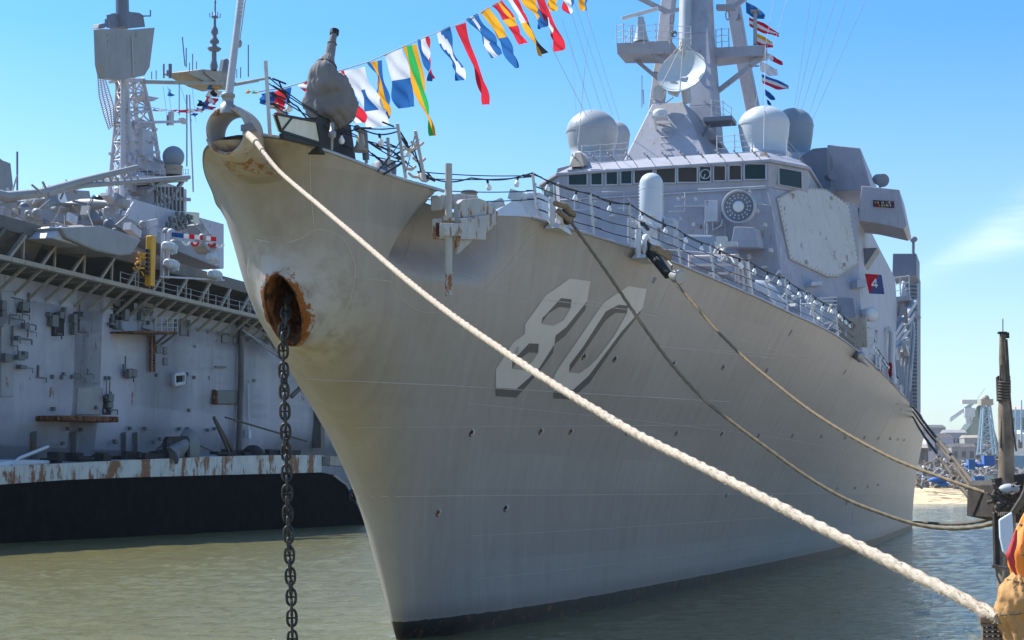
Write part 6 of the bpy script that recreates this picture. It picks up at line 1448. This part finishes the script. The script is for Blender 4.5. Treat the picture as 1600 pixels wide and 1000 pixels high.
for x, t_, lb in ((1587, 636, 'tall thin pale mast right of the mooring post'), (1596, 625, 'tallest thin mast at the right edge'), (1580, 650, 'short thin mast close right of the mooring post')):
    a, b = atY(x, 690, 620), atY(x, t_, 620); o = MB().cyl(a-a, b-a, .45, .25).build('boat_mast', M['craneblue'], None); o.location = a; tag(o, lb, 'mast')
pf0, pf1 = Vector((14.6, 30, 0)), Vector((14.6+.3365*420, 450, 0)); wd = Vector((46, -14, 0)); g = MB()
g.hexa([pf0+Vector((0, 0, -1.5)), pf0+wd+Vector((0, 0, -1.5)), pf1+wd+Vector((0, 0, -1.5)), pf1+Vector((0, 0, -1.5)), pf0+Vector((0, 0, 2.6)), pf0+wd+Vector((0, 0, 2.6)), pf1+wd+Vector((0, 0, 2.6)), pf1+Vector((0, 0, 2.6))])
tag(g.build('pier', M['pier'], None), 'pale concrete pier alongside, where the mooring lines lead', 'pier', kind='structure')
g = MB(); g.box((0, -26, 1.5), (120, 66, 3)); tag(g.build('quay', M['pier'], None), 'pale concrete quay the view is taken from', 'quay', kind='structure')
# ================================================================= RIGHT FOREGROUND (quay corner)
Yp = 38.
bp_ = lambda x, y, Y=Yp: atY(x, y, Y)
base = bp_(1574, 800); base.z = -.5
mp = root('mooring_post', base, 0, 'tall weathered wooden mooring post with ropes bound round it and dark planking at its foot', 'post')
q = lambda x, y, Y=Yp: bp_(x, y, Y)-base
g = MB(); path = [(1574, 1090), (1573, 800), (1572, 700), (1570, 640), (1568, 600), (1567, 560), (1566.5, 522)]; g.tube([q(*p) for p in path], [.26, .2, .19, .17, .11, .08, .06], 12)
for p in g.v: p += Vector((noise.noise(p*3), noise.noise(p*3+Vector((5, 0, 0))), 0))*.05
g.build('post_timber', M['wood'], mp)
g = MB(); g.box(q(1566, 520), (.2, .14, .05)); g.box(q(1573, 524), (.1, .1, .14)); g.cyl(q(1567, 520), q(1567, 498), .012); g.box(q(1563, 598), (.12, .1, .34)); g.box(q(1562, 608), (.13, .14, .6)); g.box(q(1575, 600), (.1, .1, .4)); g.build('post_fitting', M['darkwood'], mp)
g = MB()
for pts in (((1570, 523), (1572, 560), (1575, 596)), ((1573, 530), (1575, 560), (1577, 596)), ((1576, 600), (1582, 660), (1588, 705)), ((1564, 570), (1562, 600)), ((1564, 598), (1566, 640), (1563, 700))): g.tube([q(*p, Yp-.1) for p in pts], .022, 6)
for k in range(7): z0 = 596+k*4.5; g.tube([q(1569+9*math.cos(a), z0+1.5*math.sin(a), Yp-.18*math.sin(a)) for a in [j*math.pi/6 for j in range(12)]], .03, 6, closed=True)
g.build('rope_lashing', M['ropedark'], mp)
g = MB(); rnd = random.Random(12)
A = [q(*p) for p in ((1552, 808), (1600, 818), (1640, 818), (1640, 765), (1600, 756), (1580, 772), (1560, 750), (1553, 758))]; g.ext(A, (0, 2.2, 0))
g.bar(q(1556, 756), q(1559, 888), .16, .16); g.bar(q(1560, 800), q(1563, 880), .1, .1); g.bar(q(1553, 756), q(1600, 748), .25); g.build('post_planking', M['darkwood'], mp)
g = MB()
for k in range(30):
    p = q(rnd.uniform(1553, 1605), rnd.uniform(752, 802), Yp-.3); d_ = Vector((rnd.uniform(-.4, .4), rnd.uniform(-.2, .1), rnd.uniform(-.2, .2))); g.tube([p, p+d_*.6+Vector((0, 0, -.05)), p+d_], rnd.uniform(.02, .06), 6)
for k in range(4): g.tube([q(*p, Yp-.5-.1*k) for p in ((1560+k*3, 803), (1580, 806-k), (1596, 790-k*4), (1602, 765), (1606, 740))], .05, 8)
g.build('rope_lashing', M['ropedark'], mp)
g = MB(); g.sph(q(1577, 764, Yp-.3), .26, 14, (1, .6, .5)); g.build('net_float', M['navy_light'], mp)
# quay edge with canvas-wrapped bow ornament, near the camera
Yn = 10.6
def n_(x, y, Y=Yn): return atY(x, y, Y)
gb = n_(1600, 1010, Yn+.3); gb.z = 2.6
def blob(name, pts, rads, mat, label, cat, amp=.12, fr=2.5, n=30, squash=1):
    c = pts[0].copy(); g = MB(); P_ = []; R_ = []
    for i in range(len(pts)-1):
        for k in range(8): P_.append(pts[i].lerp(pts[i+1], k/8)-c); R_.append(rads[i]+(rads[i+1]-rads[i])*k/8)
    P_.append(pts[-1]-c); R_.append(rads[-1])
    for _ in range(3): R_ = [R_[0]]+[(R_[i-1]+R_[i]+R_[i+1])/3 for i in range(1, len(R_)-1)]+[R_[-1]]
    g.tube(P_, R_, n)
    for p in g.v:
        i = min(range(len(P_)), key=lambda k: (P_[k]-p).length); d_ = p-P_[i]; nn_ = noise.noise(p*fr*3)+.6*(1-2*abs(noise.noise(p*fr*6+Vector((3, 3, 3))))); p += d_*amp*2*nn_
    o = g.build(name, mat, None); o.location = c; return tag(o, label, cat)
def wrapped(name, pts, rads, mat, label, cat, **kw):
    c = pts[0].copy(); r = root(name, c, 0, label, cat); o, PP, RR = bundle('cloth', [p-c for p in pts], rads, mat, r, **kw)
    for fr_ in (.22, .5, .8):
        i = int(fr_*(len(PP)-1)); t_ = (PP[i+1]-PP[i]).normalized(); e_ = t_.orthogonal().normalized(); h_ = t_.cross(e_)
        MB().tube([PP[i]+(e_*math.cos(a)+h_*math.sin(a))*RR[i]*1.03 for a in [k*math.pi/12 for k in range(24)]], .006, 6, closed=True).build('lashing', M['ropedark'], r)
wrapped('sail_bundle', [n_(1612, 795), n_(1608, 830), n_(1604, 865), n_(1612, 900), n_(1622, 940)], [.03, .085, .12, .115, .08], M['orange'], 'bright orange furled sailcloth at the right edge above the tan canvas', 'sail', fold=.17, folds=2.4, seed=4, lump=.1)
bundle_r, _, _ = bundle('red_streamer', [n_(1588, 828, 10.4), n_(1583, 850, 10.4), n_(1578, 868, 10.4), n_(1582, 885, 10.4), n_(1588, 898, 10.4)], [.006, .02, .026, .016, .006], M['red'], None, n=24, fold=.3, seed=2)
tag(recentre(bundle_r), 'dark red cloth fold against the orange sailcloth', 'cloth')
wrapped('canvas_bundle', [n_(1597, 885), n_(1596, 905), n_(1591, 930), n_(1590, 955), n_(1598, 980), n_(1608, 1005), n_(1614, 1045)], [.03, .09, .13, .14, .13, .15, .17], M['tarp'], 'folded tan canvas bundle lashed with cord in the lower right corner', 'canvas', fold=.20, folds=2.8, seed=9, lump=.16)
o = MB().ext([n_(x, y, 12)-n_(1570, 860, 12) for x, y in ((1562, 812), (1582, 800), (1584, 830), (1578, 872), (1568, 862), (1563, 840))], (0, .04, 0)).build('plastic_sheet', M['sheet'], None, bevel=.01); o.location = n_(1570, 860, 12); tag(o, 'pale blue sheet hanging beside the orange sailcloth', 'sheet')
g = MB(); c = n_(1560, 1010, Yn+.1)
def w2(x, y, Y=Yn+.1): return n_(x, y, Y)-c
for k in range(7): g.bar(w2(1534, 970+k*7), w2(1590, 968+k*7), .05, .018)
for k in range(6): g.bar(w2(1537+k*9, 968, Yn+.13), w2(1538+k*9, 1030, Yn+.13), .025, .02)
for k in range(3): g.bar(w2(1537+k*24, 972, Yn+.1), w2(1537+k*24, 972, Yn+.42), .05, .018)
o = g.build('wooden_grating', M['wood'], None); o.location = c; tag(o, 'weathered wooden grating under the end of the white rope', 'grating')
g = MB(); g.tube([w2(1530, 968), w2(1545, 966), w2(1572, 963), w2(1586, 958)], [.03, .045, .05, .045], 10); g.tube([w2(1546, 958), w2(1565, 955), w2(1572, 964)], .035, 8); o = g.build('timber_cleat', M['wood'], None); o.location = c; tag(o, 'short timber cleat the white rope is made fast to', 'cleat')
g = MB(); g.box((0, 2.2, -1.4), (2.6, 5, 2.2)); g.box((0, -.32, -.28), (2.7, .1, .12)); o = g.build('quay_corner', M['pier'], None, bevel=.04); o.location = (n_(1610, 1010).x+1.25, Yn+.2, 2.6); tag(o, 'concrete quay corner below the wooden grating', 'quay')
g = MB(); c = n_(1556, 912, 14); g.tube([n_(1556, 882, 14)-c, n_(1558, 900, 14)-c, n_(1563, 912, 14)-c], .012, 5); g.tube([n_(1550, 884, 14)-c, n_(1570, 888, 14)-c, n_(1600, 884, 14)-c], .018, 5); o = g.build('rope_end', M['ropedark'], None); o.location = c; tag(o, 'thin dark rope end dangling left of the canvas bundle', 'rope')
HAZE = True
# ================================================================= WATER, SKY, LIGHT, CAMERA
wm = bpy.data.materials.new('harbour_water'); wm.use_nodes = True; t = wm.node_tree; b = t.nodes['Principled BSDF']; tc = nn(t, 'ShaderNodeTexCoord').outputs['Object']
b.inputs['IOR'].default_value = 1.33; b.inputs['Roughness'].default_value = .06; b.inputs['Specular IOR Level'].default_value = .5
wc = mix(t, noisetex(t, tc, .12, 5, .6), (.125, .113, .040), (.180, .163, .060)); t.links.new(wc, b.inputs['Base Color'])
h1 = noisetex(t, tc, .55, 3, .5, (1, 1.6, 1), .6); h2 = noisetex(t, tc, 2.2, 4, .6, (1, 1.5, 1), .8); h3 = noisetex(t, tc, 7.0, 3, .6, (1, 1.3, 1))
bp = nn(t, 'ShaderNodeBump', i={'Strength': 1, 'Distance': .05}); t.links.new(h1, bp.inputs['Height'])
bq = nn(t, 'ShaderNodeBump', i={'Strength': 1, 'Distance': .08}); t.links.new(h2, bq.inputs['Height']); t.links.new(bp.outputs[0], bq.inputs['Normal'])
br = nn(t, 'ShaderNodeBump', i={'Strength': 1, 'Distance': .05}); t.links.new(h3, br.inputs['Height']); t.links.new(bq.outputs[0], br.inputs['Normal']); t.links.new(br.outputs[0], b.inputs['Normal'])
g = MB(); ys = [24.0]
while ys[-1] < 620: ys.append(ys[-1]*1.0058+.015)
NW = 420; vs = []; fs = []
for j, y in enumerate(ys):
    fd = min(1, (620-y)/200)*min(1, (y-23)/3)
    for i in range(NW+1):
        x = (i/NW-.5)*(1.1*y+30); q = Vector((x*.42, y*.62, 0)); z = 0
        if 0 < fd: z = .045*noise.noise(q)+.030*noise.noise(q*2.3+Vector((9, 3, 1)))+.017*noise.noise(q*5.1+Vector((2, 8, 5)))
        vs.append((x, y, z*fd*1.35))
for j in range(len(ys)-1):
    for i in range(NW): k = j*(NW+1)+i; fs.append((k, k+1, k+NW+2, k+NW+1))
n0 = len(vs); vs += [(-6000, -300, 0), (6000, -300, 0), (6000, 24, 0), (-6000, 24, 0), (-6000, ys[-1], 0), (6000, ys[-1], 0), (6000, 9000, 0), (-6000, 9000, 0)]
fs += [(n0, n0+1, n0+2, n0+3), (n0+4, n0+5, n0+6, n0+7)]
wl_, wr_ = -(1.1*24+30)/2, (1.1*24+30)/2; el, er = -(1.1*ys[-1]+30)/2, (1.1*ys[-1]+30)/2
k0 = len(vs); vs += [(wl_, 24, 0), (el, ys[-1], 0), (wr_, 24, 0), (er, ys[-1], 0)]; fs += [(n0+3, k0, k0+1, n0+4), (k0+2, n0+2, n0+5, k0+3)]
me = bpy.data.meshes.new('water'); me.from_pydata(vs, [], fs); me.materials.append(wm); me.polygons.foreach_set('use_smooth', [True]*len(fs)); me.update()
o = bpy.data.objects.new('water', me); C.objects.link(o); tag(o, 'olive green harbour water', 'water', kind='structure')
hb = MB(); hb.hexa([(-2500, -80, -3.5), (3400, -80, -3.5), (3400, 3400, -3.5), (-2500, 3400, -3.5), (-2500, -80, 88), (3400, -80, 88), (3400, 3400, 88), (-2500, 3400, 88)])
hmz = bpy.data.materials.new('haze_air'); hmz.use_nodes = True; t = hmz.node_tree; t.nodes.remove(t.nodes['Principled BSDF']); pv = nn(t, 'ShaderNodeVolumePrincipled'); pv.inputs['Color'].default_value = (.80, .90, 1, 1); pv.inputs['Density'].default_value = .00005; pv.inputs['Anisotropy'].default_value = .1; t.links.new(pv.outputs[0], t.nodes['Material Output'].inputs['Volume'])
if HAZE: tag(hb.build('haze', hmz, None), 'thin pale haze over the harbour', 'haze', kind='stuff')
SUN_EL, SUN_AZ = math.radians(53), math.radians(-62)     # azimuth measured from +Y towards +X
w = bpy.data.worlds.new('World'); SC.world = w; w.use_nodes = True; t = w.node_tree; bgd = t.nodes['Background']
sky = nn(t, 'ShaderNodeTexSky', sky_type='NISHITA'); sky.sun_disc = False; sky.sun_elevation = SUN_EL; sky.sun_rotation = SUN_AZ; sky.air_density = 1.0; sky.dust_density = 1.2; sky.ozone_density = 2.2
gc = nn(t, 'ShaderNodeTexCoord').outputs['Generated']
mp_ = nn(t, 'ShaderNodeMapping'); mp_.inputs['Rotation'].default_value = (0, math.radians(-22), 0); mp_.inputs['Scale'].default_value = (1.5, 1.5, 9); t.links.new(gc, mp_.inputs[0])
cn = nn(t, 'ShaderNodeTexNoise', i={'Scale': 2.6, 'Detail': 9, 'Roughness': .62, 'Distortion': .4}); t.links.new(mp_.outputs[0], cn.inputs[0])
cf = ramp(t, cn.outputs[0], [(.50, (0, 0, 0)), (.80, (.45, .45, .45))])
sp_ = nn(t, 'ShaderNodeSeparateXYZ'); t.links.new(gc, sp_.inputs[0])
def mth(op, a, b_=None):
    n = nn(t, 'ShaderNodeMath', operation=op)
    for i, x in enumerate((a, b_)):
        if x is None: continue
        if isinstance(x, (int, float)): n.inputs[i].default_value = x
        else: t.links.new(x, n.inputs[i])
    return n.outputs[0]
d0, d1 = ray(1425, 440), ray(1600, 345); u0, v0, u1, v1 = d0.x/d0.y, d0.z/d0.y, d1.x/d1.y, d1.z/d1.y; kk_ = (v1-v0)/(u1-u0)
U_ = mth('DIVIDE', sp_.outputs[0], sp_.outputs[1]); V_ = mth('DIVIDE', sp_.outputs[2], sp_.outputs[1])
off = mth('SUBTRACT', V_, mth('ADD', mth('MULTIPLY', mth('SUBTRACT', U_, u0), kk_), v0)); wob = mth('MULTIPLY', mth('SUBTRACT', cn.outputs[0], .5), .03)
dd_ = mth('DIVIDE', mth('ADD', off, wob), mth('ADD', .004, mth('MULTIPLY', mth('MAXIMUM', mth('SUBTRACT', U_, u0-.02), 0), .13)))
gs = mth('MULTIPLY', mth('POWER', 2.718, mth('MULTIPLY', mth('MULTIPLY', dd_, dd_), -1)), .42)
fadeu = ramp(t, U_, [(u0-.015, (0, 0, 0)), (u0+.06, (1, 1, 1))]); mk = mth('MULTIPLY', gs, fadeu)
cf = ramp(t, cn.outputs[0], [(.36, (.12, .12, .12)), (.62, (1, 1, 1))])
cm_ = nn(t, 'ShaderNodeMath', operation='MULTIPLY'); t.links.new(cf, cm_.inputs[0]); t.links.new(mk, cm_.inputs[1])
tint = ramp(t, sp_.outputs[2], [(0, (.90, .95, 1.0)), (.085, (.84, .93, 1.0)), (.20, (.60, .84, 1.03)), (.29, (.36, .74, 1.03)), (1, (.55, .82, 1.05))]); sk = mix(t, 1.0, sky.outputs[0], tint, 'MULTIPLY'); cc = mix(t, cm_.outputs[0], sk, (8.6, 8.8, 9.0)); t.links.new(cc, bgd.inputs[0]); bgd.inputs[1].default_value = .12
sd = Vector((math.sin(SUN_AZ)*math.cos(SUN_EL), math.cos(SUN_AZ)*math.cos(SUN_EL), math.sin(SUN_EL)))
sl_ = bpy.data.lights.new('sun', 'SUN'); sl_.energy = 4.2; sl_.angle = math.radians(.53); sl_.color = (1, .965, .90)
so = bpy.data.objects.new('sun', sl_); C.objects.link(so); so.rotation_euler = sd.to_track_quat('Z', 'Y').to_euler(); so.location = (0, 0, 120)
cam = bpy.data.cameras.new('camera'); cam.lens = F/1600*36; cam.sensor_width = 36; cam.clip_end = 20000; cam.clip_start = .1
co = bpy.data.objects.new('camera', cam); C.objects.link(co); co.location = CAM; co.rotation_euler = (math.pi/2+PITCH, 0, 0); SC.camera = co
SC.view_settings.view_transform = 'Standard'; SC.view_settings.look = 'None'; SC.view_settings.exposure = .92; SC.view_settings.gamma = 1
SC.cycles.max_bounces = 6; SC.cycles.diffuse_bounces = 3; SC.cycles.glossy_bounces = 3; SC.cycles.volume_bounces = 0
SC.render.resolution_x = 1024; SC.render.resolution_y = 640
